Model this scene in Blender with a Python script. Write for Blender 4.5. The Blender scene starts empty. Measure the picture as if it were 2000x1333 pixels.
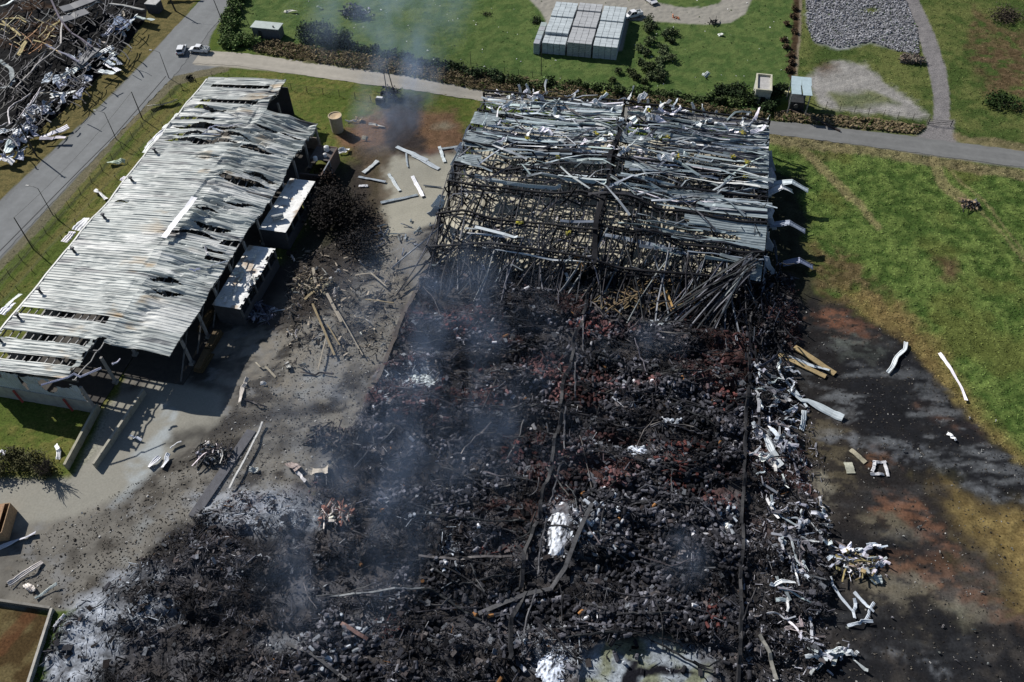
import bpy, numpy as np, random
from math import radians, cos, sin, pi, atan2, hypot
random.seed(7); RNG = np.random.default_rng(7)
S = bpy.context.scene
C = S.collection

# ------------------------------------------------------------------ camera
F, PITCH, ROLL, YAW, CH = 1620.0, radians(49.0), radians(1.6), radians(13.2), 112.0
def rotz(v, a): return np.array([v[0]*cos(a)-v[1]*sin(a), v[0]*sin(a)+v[1]*cos(a), v[2]])
_f = np.array([0, cos(PITCH), -sin(PITCH)]); _u = np.array([0, sin(PITCH), cos(PITCH)]); _r = np.array([1., 0, 0])
_r2 = _r*cos(ROLL)-_u*sin(ROLL); _u2 = _u*cos(ROLL)+_r*sin(ROLL)
FW, RT, UP = rotz(_f, YAW), rotz(_r2, YAW), rotz(_u2, YAW)
cam = bpy.data.objects.new('camera', bpy.data.cameras.new('camera')); C.objects.link(cam)
from mathutils import Matrix, Vector
m = Matrix.Identity(4)
for i in range(3): m[i][0], m[i][1], m[i][2] = RT[i], UP[i], -FW[i]
m[2][3] = CH
cam.matrix_world = m
cam.data.sensor_width = 36; cam.data.lens = 36*F/2000; cam.data.clip_end = 3000; cam.data.clip_start = 1
S.camera = cam
def W(px, py, z=0.0):
    """point of the real place seen at pixel (px,py) of the survey photo, at height z"""
    d = FW+RT*(px-1000)/F+UP*(666.5-py)/F
    return np.array([0, 0, CH])+d*((z-CH)/d[2])
def PX(x, y, z=0.0):
    vx, vy, vz = x, y, z-CH
    dz = np.maximum(vx*FW[0]+vy*FW[1]+vz*FW[2], 1.0)
    return (1000+F*(vx*RT[0]+vy*RT[1]+vz*RT[2])/dz, 666.5-F*(vx*UP[0]+vy*UP[1]+vz*UP[2])/dz)

# ------------------------------------------------------------------ light
SUN_AZ, SUN_EL = radians(151), radians(37)      # direction towards the sun, from +X anticlockwise
w = bpy.data.worlds.new('World'); S.world = w; w.use_nodes = True
nt = w.node_tree; sky = nt.nodes.new('ShaderNodeTexSky'); sky.sky_type = 'NISHITA'; sky.sun_disc = False
sky.sun_elevation = SUN_EL; sky.sun_rotation = pi/2-SUN_AZ
sky.dust_density = 0.4; sky.ozone_density = 2.0
nt.links.new(sky.outputs[0], nt.nodes['Background'].inputs[0]); nt.nodes['Background'].inputs[1].default_value = 0.05
sl = bpy.data.lights.new('sun', 'SUN'); sl.energy = 4.2; sl.angle = radians(0.53); sl.color = (1.0, 0.96, 0.9)
so = bpy.data.objects.new('sun', sl); C.objects.link(so)
so.rotation_euler = Vector((cos(SUN_AZ)*cos(SUN_EL), sin(SUN_AZ)*cos(SUN_EL), sin(SUN_EL))).to_track_quat('Z', 'Y').to_euler()
so.location = (0, 0, 150)
S.view_settings.view_transform = 'Standard'; S.view_settings.look = 'None'; S.view_settings.exposure = 0.36; S.view_settings.gamma = 1
S.cycles.max_bounces = 4; S.cycles.diffuse_bounces = 2; S.cycles.volume_bounces = 1
S.cycles.volume_max_steps = 48; S.cycles.volume_step_rate = 2.0

# ------------------------------------------------------------------ helpers
def _lat(n, seed):
    return np.random.default_rng(seed).random((n, n))
def vnoise(x, y, seed=0, n=256):
    L = _lat(n, seed); xi = np.floor(x).astype(int); yi = np.floor(y).astype(int)
    fx = x-xi; fy = y-yi; fx = fx*fx*(3-2*fx); fy = fy*fy*(3-2*fy)
    a = L[xi % n, yi % n]; b = L[(xi+1) % n, yi % n]; c = L[xi % n, (yi+1) % n]; d = L[(xi+1) % n, (yi+1) % n]
    return (a*(1-fx)+b*fx)*(1-fy)+(c*(1-fx)+d*fx)*fy
def fbm(x, y, scale, seed=0, o=4, g=0.5):
    t = 0; amp = 1; s = 0
    x = np.asarray(x, float)/scale; y = np.asarray(y, float)/scale
    for k in range(o):
        t = t+amp*vnoise(x+17.3*k, y+31.7*k, seed+k); s += amp; amp *= g; x = x*2.03; y = y*2.03
    return t/s
def sstep(a, b, v): t = np.clip((v-a)/(b-a), 0, 1); return t*t*(3-2*t)
def sdist(px, py, pts):
    """signed distance to a polygon, negative inside"""
    P = np.array(pts, float); n = len(P); d = np.full(px.shape, 1e18); ins = np.zeros(px.shape, bool)
    for i in range(n):
        a = P[i]; b = P[(i+1) % n]; e = b-a
        wx = px-a[0]; wy = py-a[1]; t = np.clip((wx*e[0]+wy*e[1])/(e@e), 0, 1)
        d = np.minimum(d, (wx-e[0]*t)**2+(wy-e[1]*t)**2)
        if a[1] != b[1]:
            c = ((a[1] > py) != (b[1] > py)) & (px < (b[0]-a[0])*(py-a[1])/(b[1]-a[1])+a[0]); ins ^= c
    d = np.sqrt(d); return np.where(ins, -d, d)
def inpoly(px, py, pts):
    return sdist(np.atleast_1d(np.asarray(px, float)), np.atleast_1d(np.asarray(py, float)), pts) < 0
def srgb(r, g, b):
    return tuple(((c/255+0.055)/1.055)**2.4 if c > 10 else c/255/12.92 for c in (r, g, b))

_mats = {}
def mat(name, rough=0.85, metal=0.0, nscale=2.0, namp=0.35, bump=0.0, bscale=4.0, spec=0.3, detail=6):
    """procedural material: the object's own colour attribute broken up by two noises, with bump"""
    if name in _mats: return _mats[name]
    M = bpy.data.materials.new(name); M.use_nodes = True; t = M.node_tree; N = t.nodes; L = t.links
    p = N['Principled BSDF']; p.inputs['Roughness'].default_value = rough; p.inputs['Metallic'].default_value = metal
    p.inputs['Specular IOR Level'].default_value = spec
    at = N.new('ShaderNodeAttribute'); at.attribute_name = 'Col'
    g = N.new('ShaderNodeNewGeometry')
    n1 = N.new('ShaderNodeTexNoise'); n1.inputs['Scale'].default_value = nscale; n1.inputs['Detail'].default_value = detail; n1.inputs['Roughness'].default_value = 0.65
    L.new(g.outputs['Position'], n1.inputs['Vector'])
    mr = N.new('ShaderNodeMapRange'); mr.inputs[1].default_value = 0.3; mr.inputs[2].default_value = 0.7
    mr.inputs[3].default_value = 1-namp; mr.inputs[4].default_value = 1+namp
    L.new(n1.outputs['Fac'], mr.inputs[0])
    mx = N.new('ShaderNodeVectorMath'); mx.operation = 'SCALE'
    L.new(at.outputs['Color'], mx.inputs[0]); L.new(mr.outputs[0], mx.inputs['Scale']); L.new(mx.outputs[0], p.inputs['Base Color'])
    if bump:
        n2 = N.new('ShaderNodeTexNoise'); n2.inputs['Scale'].default_value = bscale; n2.inputs['Detail'].default_value = 8; n2.inputs['Roughness'].default_value = 0.7
        L.new(g.outputs['Position'], n2.inputs['Vector'])
        b = N.new('ShaderNodeBump'); b.inputs['Strength'].default_value = 1.0; b.inputs['Distance'].default_value = bump
        L.new(n2.outputs['Fac'], b.inputs['Height']); L.new(b.outputs[0], p.inputs['Normal'])
    _mats[name] = M; return M
STEEL = mat('scorched_steel', 0.6, 0.15, 1.5, 0.4, spec=0.2)
SHEET = mat('zinc_sheet', 0.5, 0.0, 0.8, 0.14, spec=0.3)
PAINT = mat('car_paint', 0.3, 0.0, 1.0, 0.03, spec=0.5)
GLASS = mat('tinted_glass', 0.1, 0.0, 1.0, 0.03, spec=0.6)
STONE = mat('weathered_concrete', 0.9, 0, 1.2, 0.22, 0.03, 3)
WOOD = mat('sawn_timber', 0.85, 0, 3, 0.3)
CHAR = mat('char_and_ash', 0.95, 0, 3.0, 0.45, 0.03, 6, spec=0.06)
LEAF = mat('leaves', 0.8, 0, 1.5, 0.35, spec=0.15)
BARK = mat('bark', 0.9, 0, 4, 0.3)

class MB:
    def __init__(s): s.V = []; s.F = []; s.K = []; s.n = 0
    def add(s, v, f, col):
        v = np.asarray(v, float).reshape(-1, 3); c = np.asarray(col, float)
        if c.ndim == 1: c = np.tile(c[:3], (len(v), 1))
        s.V.append(v); s.K.append(c[:, :3])
        f = np.asarray(f, int)
        s.F.append(f+s.n); s.n += len(v)
    def box(s, c, size, col, rz=0.0, R=None):
        x, y, z = [k/2 for k in size]
        v = np.array([(a, b, d) for d in (-z, z) for b in (-y, y) for a in (-x, x)])
        if R is None: R = np.array([[cos(rz), -sin(rz), 0], [sin(rz), cos(rz), 0], [0, 0, 1]])
        s.add(v@R.T+np.array(c), BOXF, col)
    def beam(s, a, b, w, h, col):
        s.ribbon([a, b], w, h, col)
    def ribbon(s, path, w, h, col, twist=0.0):
        P = np.asarray(path, float); n = len(P); T = np.gradient(P, axis=0); T /= np.linalg.norm(T, axis=1)[:, None]+1e-9
        up = np.tile([0., 0, 1], (n, 1)); up[np.abs(T[:, 2]) > 0.95] = [1., 0, 0]
        A = np.cross(T, up); A /= np.linalg.norm(A, axis=1)[:, None]+1e-9; B = np.cross(A, T)
        tw = np.broadcast_to(np.asarray(twist, float), (n,))[:, None]
        A2 = A*np.cos(tw)+B*np.sin(tw); B2 = -A*np.sin(tw)+B*np.cos(tw)
        w = np.broadcast_to(np.asarray(w, float), (n,))[:, None]
        q = np.stack([P-A2*w/2-B2*h/2, P+A2*w/2-B2*h/2, P+A2*w/2+B2*h/2, P-A2*w/2+B2*h/2], 1)
        i = np.arange(n-1)[:, None]*4; f = []
        for k in range(4): f.append(np.concatenate([i+k, i+(k+1) % 4, i+4+(k+1) % 4, i+4+k], 1))
        f = np.concatenate(f); f = np.concatenate([f, [[3, 2, 1, 0]], [[(n-1)*4+k for k in range(4)]]])
        c = np.asarray(col, float)
        if c.ndim == 2: c = np.repeat(c, 4, 0)
        s.add(q.reshape(-1, 3), f, c)
    def cyl(s, a, b, r1, r2, col, n=10, caps=True):
        a = np.asarray(a, float); b = np.asarray(b, float); t = b-a; t = t/(np.linalg.norm(t)+1e-9)
        u = np.cross(t, [0, 0, 1.] if abs(t[2]) < .9 else [1., 0, 0]); u /= np.linalg.norm(u); v = np.cross(t, u)
        k = np.arange(n)*2*pi/n; ring = np.cos(k)[:, None]*u+np.sin(k)[:, None]*v
        q = np.concatenate([a+ring*r1, b+ring*r2, [a], [b]])
        i = np.arange(n); j = (i+1) % n
        s.add(q, np.stack([i, j, j+n, i+n], 1), col)
        if caps:
            base = s.n-len(q)
            s.F.append(base+np.stack([j, i, np.full(n, 2*n)], 1)); s.F.append(base+np.stack([i+n, j+n, np.full(n, 2*n+1)], 1))
    def grid(s, X, Y, Z, col, keep=None):
        n, m_ = X.shape; idx = np.arange(n*m_).reshape(n, m_)
        f = np.stack([idx[:-1, :-1], idx[1:, :-1], idx[1:, 1:], idx[:-1, 1:]], -1).reshape(-1, 4)
        if keep is not None: f = f[keep.reshape(-1)]
        c = np.asarray(col, float)
        if c.ndim == 3: c = c.reshape(-1, 3)
        s.add(np.stack([X, Y, Z], -1), f, c)
    def many(s, tv, tf, Rm, pos, cols):
        """template tv,tf copied with matrices Rm (k,3,3) at pos (k,3)"""
        k = len(pos); n = len(tv)
        v = np.einsum('kij,nj->kni', Rm, tv)+pos[:, None]
        f = (tf[None]+(np.arange(k)*n)[:, None, None]).reshape(-1, tf.shape[1])
        s.add(v.reshape(-1, 3), f, np.repeat(cols, n, 0))
    def build(s, name, material, parent=None, smooth=False, origin=None):
        V = np.concatenate(s.V); K = np.concatenate(s.K)
        if parent is not None: org = WO[parent.name]
        elif origin is not None: org = np.array(origin, float)
        else:
            lo = V.min(0); hi = V.max(0); org = np.array([(lo[0]+hi[0])/2, (lo[1]+hi[1])/2, lo[2]])
        me = bpy.data.meshes.new(name); V = (V-org).astype(np.float32)
        me.vertices.add(len(V)); me.vertices.foreach_set('co', V.ravel())
        ls = np.concatenate([f.ravel() for f in s.F]); tot = np.concatenate([np.full(len(f), f.shape[1]) for f in s.F])
        me.loops.add(len(ls)); me.loops.foreach_set('vertex_index', ls.astype(np.int32))
        me.polygons.add(len(tot)); st = np.concatenate([[0], np.cumsum(tot)[:-1]])
        me.polygons.foreach_set('loop_start', st.astype(np.int32)); me.polygons.foreach_set('loop_total', tot.astype(np.int32))
        me.polygons.foreach_set('use_smooth', np.full(len(tot), smooth))
        ca = me.attributes.new('Col', 'FLOAT_COLOR', 'POINT')
        ca.data.foreach_set('color', np.concatenate([K, np.ones((len(K), 1))], 1).astype(np.float32).ravel())
        me.update(calc_edges=True); me.materials.append(material)
        o = bpy.data.objects.new(name, me); C.objects.link(o)
        WO[o.name] = org
        if parent is not None: o.parent = parent
        else: o.location = org
        return o
BOXF = np.array([[0, 2, 3, 1], [4, 5, 7, 6], [0, 1, 5, 4], [2, 6, 7, 3], [0, 4, 6, 2], [1, 3, 7, 5]])
WO = {}
def tag(o, label=None, cat=None, group=None, kind=None):
    if label: o['label'] = label
    if cat: o['category'] = cat
    if group: o['group'] = group
    if kind: o['kind'] = kind
    return o
def thing(name, label, cat, loc, group=None):
    o = bpy.data.objects.new(name, None); C.objects.link(o); o.location = loc; o.empty_display_size = 0.5
    WO[o.name] = np.array(loc, float); return tag(o, label, cat, group)
def part(fn, name, material, parent, **k):
    b = MB(); fn(b); return b.build(name, material, parent, **k)
def copy_thing(o, loc, rz=0.0, label=None):
    r = o.copy(); C.objects.link(r); r.location = loc; r.rotation_euler = (0, 0, rz)
    if label: r['label'] = label
    for ch in list(o.children):
        c = ch.copy(); C.objects.link(c); c.parent = r
        for g in list(ch.children):
            d = g.copy(); C.objects.link(d); d.parent = c
    return r
def rnd(a, b): return random.uniform(a, b)
def jit(c, a=0.2):
    k = 1+rnd(-a, a); return tuple(min(.95, max(0.004, x*k*(1+rnd(-.05, .05)))) for x in c)

#GROUND
# ------------------------------------------------------------------ ground
def axis(a, b, st, lo, hi):
    core = np.arange(a, b, st); left = []; v = a; s = st
    while v > lo: s *= 1.35; v -= s; left.append(v)
    right = []; v = core[-1]; s = st
    while v < hi: s *= 1.35; v += s; right.append(v)
    return np.concatenate([left[::-1], core, right])
gx = axis(-200, 100, 0.4, -900, 900); gy = axis(18, 262, 0.4, -700, 1300)
GX, GY = np.meshgrid(gx, gy, indexing='ij')
x, y = GX, GY
px0, py0 = PX(x, y)
ppm = F/np.maximum(x*FW[0]+y*FW[1]-CH*FW[2], 30)      # photo pixels per metre there
behind = (x*FW[0]+y*FW[1]-CH*FW[2]) < 30
px0 = np.where(behind, -9999, px0)
wa = (fbm(x, y, 6, 11)-.5); wb = (fbm(x, y, 6, 21)-.5); fa = (fbm(x, y, 1.2, 31)-.5); fb = (fbm(x, y, 1.2, 41)-.5)
def zone(pts, feather=.5, warp=1.0, fine=1.0):
    """mask of a ground zone; pts are survey-photo pixels on the ground, feather and warp in metres"""
    X = px0+ppm*(wa*warp*2.2+fa*fine); Y = py0+ppm*.75*(wb*warp*2.2+fb*fine)
    P = np.array(pts); mgn = 60
    sel = (X > P[:, 0].min()-mgn) & (X < P[:, 0].max()+mgn) & (Y > P[:, 1].min()-mgn) & (Y < P[:, 1].max()+mgn)
    M = np.zeros(x.shape); d = sdist(X[sel], Y[sel], pts)/ppm[sel]; M[sel] = 1-sstep(-feather, feather, d); return M
def line(pts, wd, feather=.4, warp=.3, fine=.5):
    X = px0+ppm*(wa*warp*2.2+fa*fine); Y = py0+ppm*.75*(wb*warp*2.2+fb*fine); D = np.full(x.shape, 1e9)
    for a, b in zip(pts[:-1], pts[1:]):
        a = np.array(a, float); b = np.array(b, float); e = b-a; t = np.clip(((X-a[0])*e[0]+(Y-a[1])*e[1])/(e@e), 0, 1)
        D = np.minimum(D, np.hypot(X-a[0]-e[0]*t, Y-a[1]-e[1]*t))
    return 1-sstep(wd/2-feather*5, wd/2+feather*5, D)
def spot(cx, cy, rx, ry, p=1.0):
    X = px0+ppm*(wa*3+fa*1.5); Y = py0+ppm*.75*(wb*3+fb*1.5)
    return np.clip(1.25-np.hypot((X-cx)/rx, (Y-cy)/ry), 0, 1)**p
N1 = fbm(x, y, 9, 51); N2 = fbm(x, y, 2.0, 61); N3 = fbm(x, y, .8, 71, 2); N4 = fbm(x, y, 28, 81)
def c3(r, g, b): return np.array([r, g, b])[None, None]
def mix(A, B, m_): return A+(B-A)*m_[..., None]
col = mix(c3(.040, .075, .012)+0*x[..., None], c3(.085, .115, .022), sstep(.3, .7, N1*.5+N2*.5))
# lawns and meadow
TOPL = [(430, 100), (470, -60), (1560, -60), (1550, 200), (1400, 215), (1000, 170), (760, 130), (600, 100)]
top = zone(TOPL, 1, 1); col = mix(col, mix(c3(.058, .098, .028)+0*x[..., None], c3(.092, .13, .04), sstep(.35, .65, N2)), top)
LAWN = [(-200, 700), (-50, 560), (112, 400), (246, 240), (330, 160), (375, 140), (430, 128), (760, 170), (940, 190), (930, 300), (740, 300), (560, 480), (200, 900), (130, 940), (-200, 940)]
lawn = zone(LAWN, .6, .4); col = mix(col, mix(c3(.075, .105, .022)+0*x[..., None], c3(.14, .135, .04), sstep(.35, .7, N1*.6+N3*.4)), lawn)
FIELD = [(1505, 262), (1600, 275), (1800, 303), (2000, 330), (2400, 380), (2400, 1500), (1500, 1500), (1400, 600)]
field = zone(FIELD, .8, .3)
fg = mix(c3(.045, .080, .018)+0*x[..., None], c3(.115, .16, .042), sstep(.35, .68, N2*.6+N3*.4)); fg = mix(fg, c3(.10, .10, .028), sstep(.5, .7, N1)*.55)
col = mix(col, fg, field)
RTOP = [(1560, -80), (2400, -80), (2400, 340), (2000, 292), (1840, 262), (1780, 255), (1560, 230)]
rt_ = zone(RTOP, .8, .5); col = mix(col, mix(c3(.05, .078, .02)+0*x[..., None], c3(.11, .125, .04), sstep(.35, .65, N2*.5+N1*.5)), rt_)
dry = c3(.17, .125, .05)+(N3[..., None]-.5)*c3(.15, .12, .05)
brown = c3(.085, .055, .032)+(N3[..., None]-.5)*c3(.12, .08, .05)
for pts, a in [([(1900, 10), (1960, 60), (2050, 70), (2050, 240), (1930, 200), (1880, 100)], .75), ([(1900, 100), (1990, 80), (2050, 130), (2050, 180), (1960, 190)], .6),
               ([(1600, 330), (1500, 270), (1560, 280), (1640, 300)], .5), ([(1820, 505), (1870, 510), (1865, 545), (1835, 545)], .9),
               ([(1585, 480), (1640, 470), (1760, 600), (1830, 680), (1850, 760), (1800, 760), (1720, 640), (1585, 600)], .8)]:
    col = mix(col, brown*1.1, zone(pts, 1.5, 2, 2)*a*sstep(.25, .6, N2))
col = mix(col, dry, zone([(1640, 560), (1760, 600), (1850, 690), (1900, 780), (2000, 890), (2100, 980), (2100, 1040), (2000, 960), (1900, 860), (1800, 740), (1720, 660)], 2, 2, 2)*.85)
col = mix(col, dry*1.15, zone([(1815, 935), (1900, 975), (2010, 1000), (2100, 1050), (2100, 1300), (1990, 1170), (1930, 1110), (1860, 1010)], 3.5, 3.5, 3))
# paths and roads
asph = c3(.175, .18, .182)*(1+(N2[..., None]-.5)*.25)
ROADA = [(-300, 710), (0, 392), (100, 297), (192, 210), (280, 121), (354, 41), (400, -8), (600, -220), (680, -220), (465, -5), (440, 25), (412, 70), (405, 100), (470, 120), (430, 130), (375, 142), (324, 153), (225, 265), (112, 388), (-30, 540), (-300, 810)]
m = line([(-50, 560), (-5, 520), (112, 401), (246, 242), (335, 162), (385, 143), (440, 132)], 20, .2); col = mix(col, c3(.15, .13, .095), m*.8)
col = mix(col, mix(c3(.15, .12, .05)+0*x[..., None], c3(.10, .085, .035), sstep(.4, .6, N3)), zone([(-100, 400), (0, 300), (60, 255), (150, 190), (235, 100), (280, 40), (300, -60), (420, -60), (345, 62), (190, 212), (0, 400), (-100, 500)], .8, .8, 1.2)*.92)
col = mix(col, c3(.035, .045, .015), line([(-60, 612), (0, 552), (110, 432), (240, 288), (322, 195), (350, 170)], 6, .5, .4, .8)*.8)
col = mix(col, c3(.15, .12, .05), line([(-50, 640), (10, 575), (118, 452), (248, 305), (330, 215)], 14, .8, .5, 1)*.5)
col = mix(col, asph, zone(ROADA, .15, .15, .15))
for off in (-30, 30):
    col = mix(col, c3(.21, .212, .21), line([(-50+off, 510), (100+off*.9, 350), (215+off*.8, 232), (330+off*.6, 110), (400, 20)], 12, 1.2, .2, .2)*.35)
ROADB = [(395, 95), (412, 100), (500, 108), (600, 124), (700, 139), (800, 153), (940, 180), (1100, 200), (1300, 216), (1510, 238), (1600, 245), (1700, 257), (1780, 266), (2000, 295), (2300, 335), (2300, 372), (2000, 330), (1800, 303), (1700, 288), (1600, 275), (1505, 262), (1300, 240), (1100, 218), (930, 192), (800, 172), (700, 160), (600, 148), (520, 138), (430, 130), (380, 128)]
rb = zone(ROADB, .2, .2, .25); e = sstep(800, 1500, px0)
col = mix(col, (c3(.33, .305, .255)*(1-e[..., None])+c3(.155, .155, .148)*e[..., None])*(1+(N2[..., None]-.5)*.35), rb)
col = mix(col, c3(.40, .35, .27), zone([(480, 108), (800, 152), (940, 180), (940, 190), (760, 158), (480, 116)], .4, 1, 1)*.5*(1-e))
conc = c3(.30, .285, .25)*(1+(N2[..., None]-.5)*.2)
DRIVE = [(1015, -60), (1035, 0), (1055, 20), (1066, 40), (1050, 100), (1215, 100), (1228, 40), (1300, 44), (1380, 49), (1425, 45), (1455, 28), (1468, 0), (1475, -60)]
isl = zone([(1262, -20), (1278, 4), (1320, 13), (1370, 15), (1405, 8), (1420, -20)], .3, .3)
col = mix(col, conc*.92, zone(DRIVE, .3, .2, .2)*(1-isl))
GRAV = [(1570, -60), (1576, 50), (1588, 82), (1640, 95), (1700, 82), (1750, 100), (1795, 108), (1792, 60), (1772, 10), (1745, -60)]
gr = zone(GRAV, .8, 1.2, 1.5); col = mix(col, c3(.25, .255, .265)*(.55+N3[..., None]*.9), gr*(1-spot(1700, 20, 22, 10)))
col = mix(col, c3(.26, .25, .235)*(.7+N2[..., None]*.6), zone([(1580, 145), (1640, 118), (1690, 125), (1730, 160), (1790, 200), (1808, 232), (1700, 222), (1605, 205), (1585, 180)], 1, 1.5, 2)*(1-.8*zone([(1620, 185), (1700, 178), (1760, 205), (1640, 208)], .8, 1, 1)))
col = mix(col, brown, spot(1615, 135, 24, 14)*.8)
col = mix(col, c3(.19, .18, .18)*(.85+N2[..., None]*.3), line([(1745, -60), (1778, 0), (1813, 80), (1832, 140), (1840, 200), (1836, 262)], 32, .3, .2, .3)+line([(1842, 200), (1836, 268)], 44, .3, .2)*0)
col = mix(col, c3(.19, .18, .18), zone([(1815, 235), (1862, 235), (1870, 282), (1780, 270), (1805, 258)], .5, .3))
col = mix(col, brown*.6, line([(1560, -60), (1555, 60), (1547, 150)], 15, .4, .4, 1)); col = mix(col, c3(.24, .2, .15), line([(1567, -60), (1562, 60), (1556, 148)], 5, .3, .2, .4)*.8)
# litter verges
v1 = zone([(488, 88), (540, 85), (700, 108), (850, 135), (1000, 155), (1240, 185), (1400, 212), (1505, 225), (1505, 236), (1300, 214), (1100, 198), (940, 178), (800, 150), (700, 136), (600, 121), (500, 104)], .6, .8, 1.2)
v2 = zone([(1515, 222), (1600, 225), (1700, 234), (1810, 248), (1790, 263), (1700, 254), (1600, 243), (1512, 236)], .6, .6, 1.2)
v3 = line([(1870, 268), (2000, 290), (2300, 330)], 16, .6, .6, 1.2)+line([(1505, 270), (1600, 283), (1800, 312), (2000, 342)], 20, .8, .8, 1.2)
lit = c3(.14, .11, .065)*(.35+N3[..., None]*1.3)
for v in (v1, v2): col = mix(col, lit, v)
col = mix(col, lit*1.25, np.clip(v3, 0, 1)*.7)
for pts, wd in [([(1570, 295), (1600, 320), (1640, 360), (1680, 400), (1715, 445)], 14), ([(1580, 310), (1660, 390)], 8), ([(1822, 315), (1845, 365), (1880, 392), (1905, 402)], 20), ([(1845, 320), (1870, 350), (1930, 400), (1990, 480), (2010, 520)], 4), ([(1905, 400), (1960, 460), (2000, 510)], 4)]:
    col = mix(col, c3(.20, .17, .085)*(.7+N3[..., None]*.6), line(pts, wd, .6, .3, .8)*.75)
# works yard between the buildings
YARD = [(-200, 930), (130, 938), (190, 880), (255, 700), (480, 560), (640, 480), (740, 420), (745, 300), (905, 285), (905, 420), (840, 540), (745, 760), (700, 840), (640, 950), (450, 1040), (350, 1130), (160, 1190), (100, 1195), (-200, 1180)]
yard = zone(YARD, .4, .4, .6)
ycol = mix(c3(.185, .175, .155)+0*x[..., None], c3(.085, .078, .068), sstep(.42, .66, N1*.5+N2*.5)); ycol = mix(ycol, c3(.24, .215, .175), sstep(.55, .75, N4*.6+N3*.4)*.6)
col = mix(col, ycol, yard)
sw = fbm(x*.8+y*.6, y*1.5-x*1.1, 5, 191, 6, .62); col = mix(col, c3(.032, .029, .027), sstep(.52, .66, sw)*yard*(.25+.65*sstep(150, 600, px0)))
col = mix(col, c3(.22, .225, .23), sstep(.60, .72, fbm(x*.9-y*.4, y*1.4+x*.5, 3.5, 197, 6, .65))*yard*.5)
clean = zone([(-200, 930), (128, 938), (140, 925), (215, 780), (300, 740), (440, 770), (430, 832), (345, 880), (250, 960), (150, 1010), (-200, 1070)], .8, .8, .5)
col = mix(col, c3(.30, .29, .25)*(1+(N2[..., None]-.5)*.15), clean*.85)
col = mix(col, c3(.36, .345, .285)*(1+(N2[..., None]-.5)*.2), zone([(748, 302), (890, 305), (885, 380), (870, 430), (800, 450), (740, 470), (735, 400)], .6, .5, .8)*.9)
for pts, wd, a in [([(325, 815), (300, 880), (255, 925)], 34, .75), ([(300, 900), (250, 960), (225, 985)], 20, .5), ([(285, 1020), (240, 1090)], 6, .5), ([(640, 640), (620, 720), (600, 760)], 30, .35)]:
    col = mix(col, c3(.38, .42, .44), line(pts, wd, 2, 1.2, 1.5)*a*sstep(.2, .6, N2))
# red earth behind, soot trail
col = mix(col, c3(.155, .083, .056)*(.6+N2[..., None]*.8), zone([(690, 230), (745, 215), (900, 215), (915, 290), (870, 300), (740, 300), (720, 350), (690, 300), (655, 265)], 1.5, 2, 2)*.85)
col = mix(col, c3(.2, .17, .12), spot(868, 245, 25, 12)); col = mix(col, c3(.025, .024, .026), zone([(745, 195), (830, 180), (815, 230), (830, 300), (745, 305), (755, 250)], 1.5, 1.5, 2)*.9)
col = mix(col, c3(.05, .035, .022), zone([(700, 290), (745, 285), (740, 330), (700, 400), (650, 360), (670, 310)], 2, 2, 2)*.5)
# burnt ground, and shade painted into the ground colour
col = mix(col, c3(.030, .028, .022)*(.5+N2[..., None]), zone([(1500, 320), (1560, 350), (1578, 480), (1600, 610), (1480, 620), (1490, 450)], 1.2, 1.5, 2)*.92)  # east wall's shade, painted as a dark strip into the ground colour
col = mix(col, dry, zone([(1780, 900), (1900, 950), (2010, 975), (2200, 1030), (2200, 1360), (1990, 1240), (1900, 1150), (1820, 1040)], 2, 2, 2))
col = mix(col, c3(.085, .065, .045)*(.5+N2[..., None]), zone([(690, 290), (760, 285), (745, 480), (700, 470), (680, 380)], 1.2, 2, 2)*.9)
col = mix(col, c3(.035, .03, .027)*(.6+N2[..., None]*.8), zone([(470, 650), (560, 470), (640, 400), (625, 330), (700, 320), (750, 440), (700, 560), (590, 640)], 2, 2, 2)*.9)  # burnt ground beside the annexes, with the shadow there painted in too
RUB = [(835, 520), (1550, 540), (1560, 660), (1520, 760), (1570, 900), (1620, 1100), (1600, 1500), (-40, 1500), (62, 1338), (112, 1215), (190, 1160), (330, 1045), (470, 965), (600, 965), (690, 830), (745, 740), (790, 620)]
BURN = [(1560, 590), (1585, 575), (1640, 590), (1700, 630), (1760, 655), (1810, 720), (1870, 790), (1930, 850), (1985, 920), (2100, 1000), (2100, 1500), (1400, 1500), (1400, 600)]
burn = zone(BURN, 1.2, 1.6, 2)*(1-zone([(1825, 940), (1910, 978), (2010, 1002), (2200, 1060), (2200, 1310), (1990, 1170), (1925, 1100), (1855, 1010)], 3, 3.5, 3))
bc = mix(c3(.024, .021, .020)+0*x[..., None], c3(.062, .055, .048), sstep(.5, .72, N1*.5+N2*.5)); bc = mix(bc, c3(.012, .012, .013), sstep(.45, .65, fbm(x, y, 14, 91))*.75)
col = mix(col, bc, burn)
def tex(c_, lo=.6, hi=.8): return c3(*c_)*(lo+N2[..., None]*hi)*(.75+N3[..., None]*.5)
dirt = fbm(x*.6+y*.3, y*1.5-x*.25, 1.5, 167, 5, .6)
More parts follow.
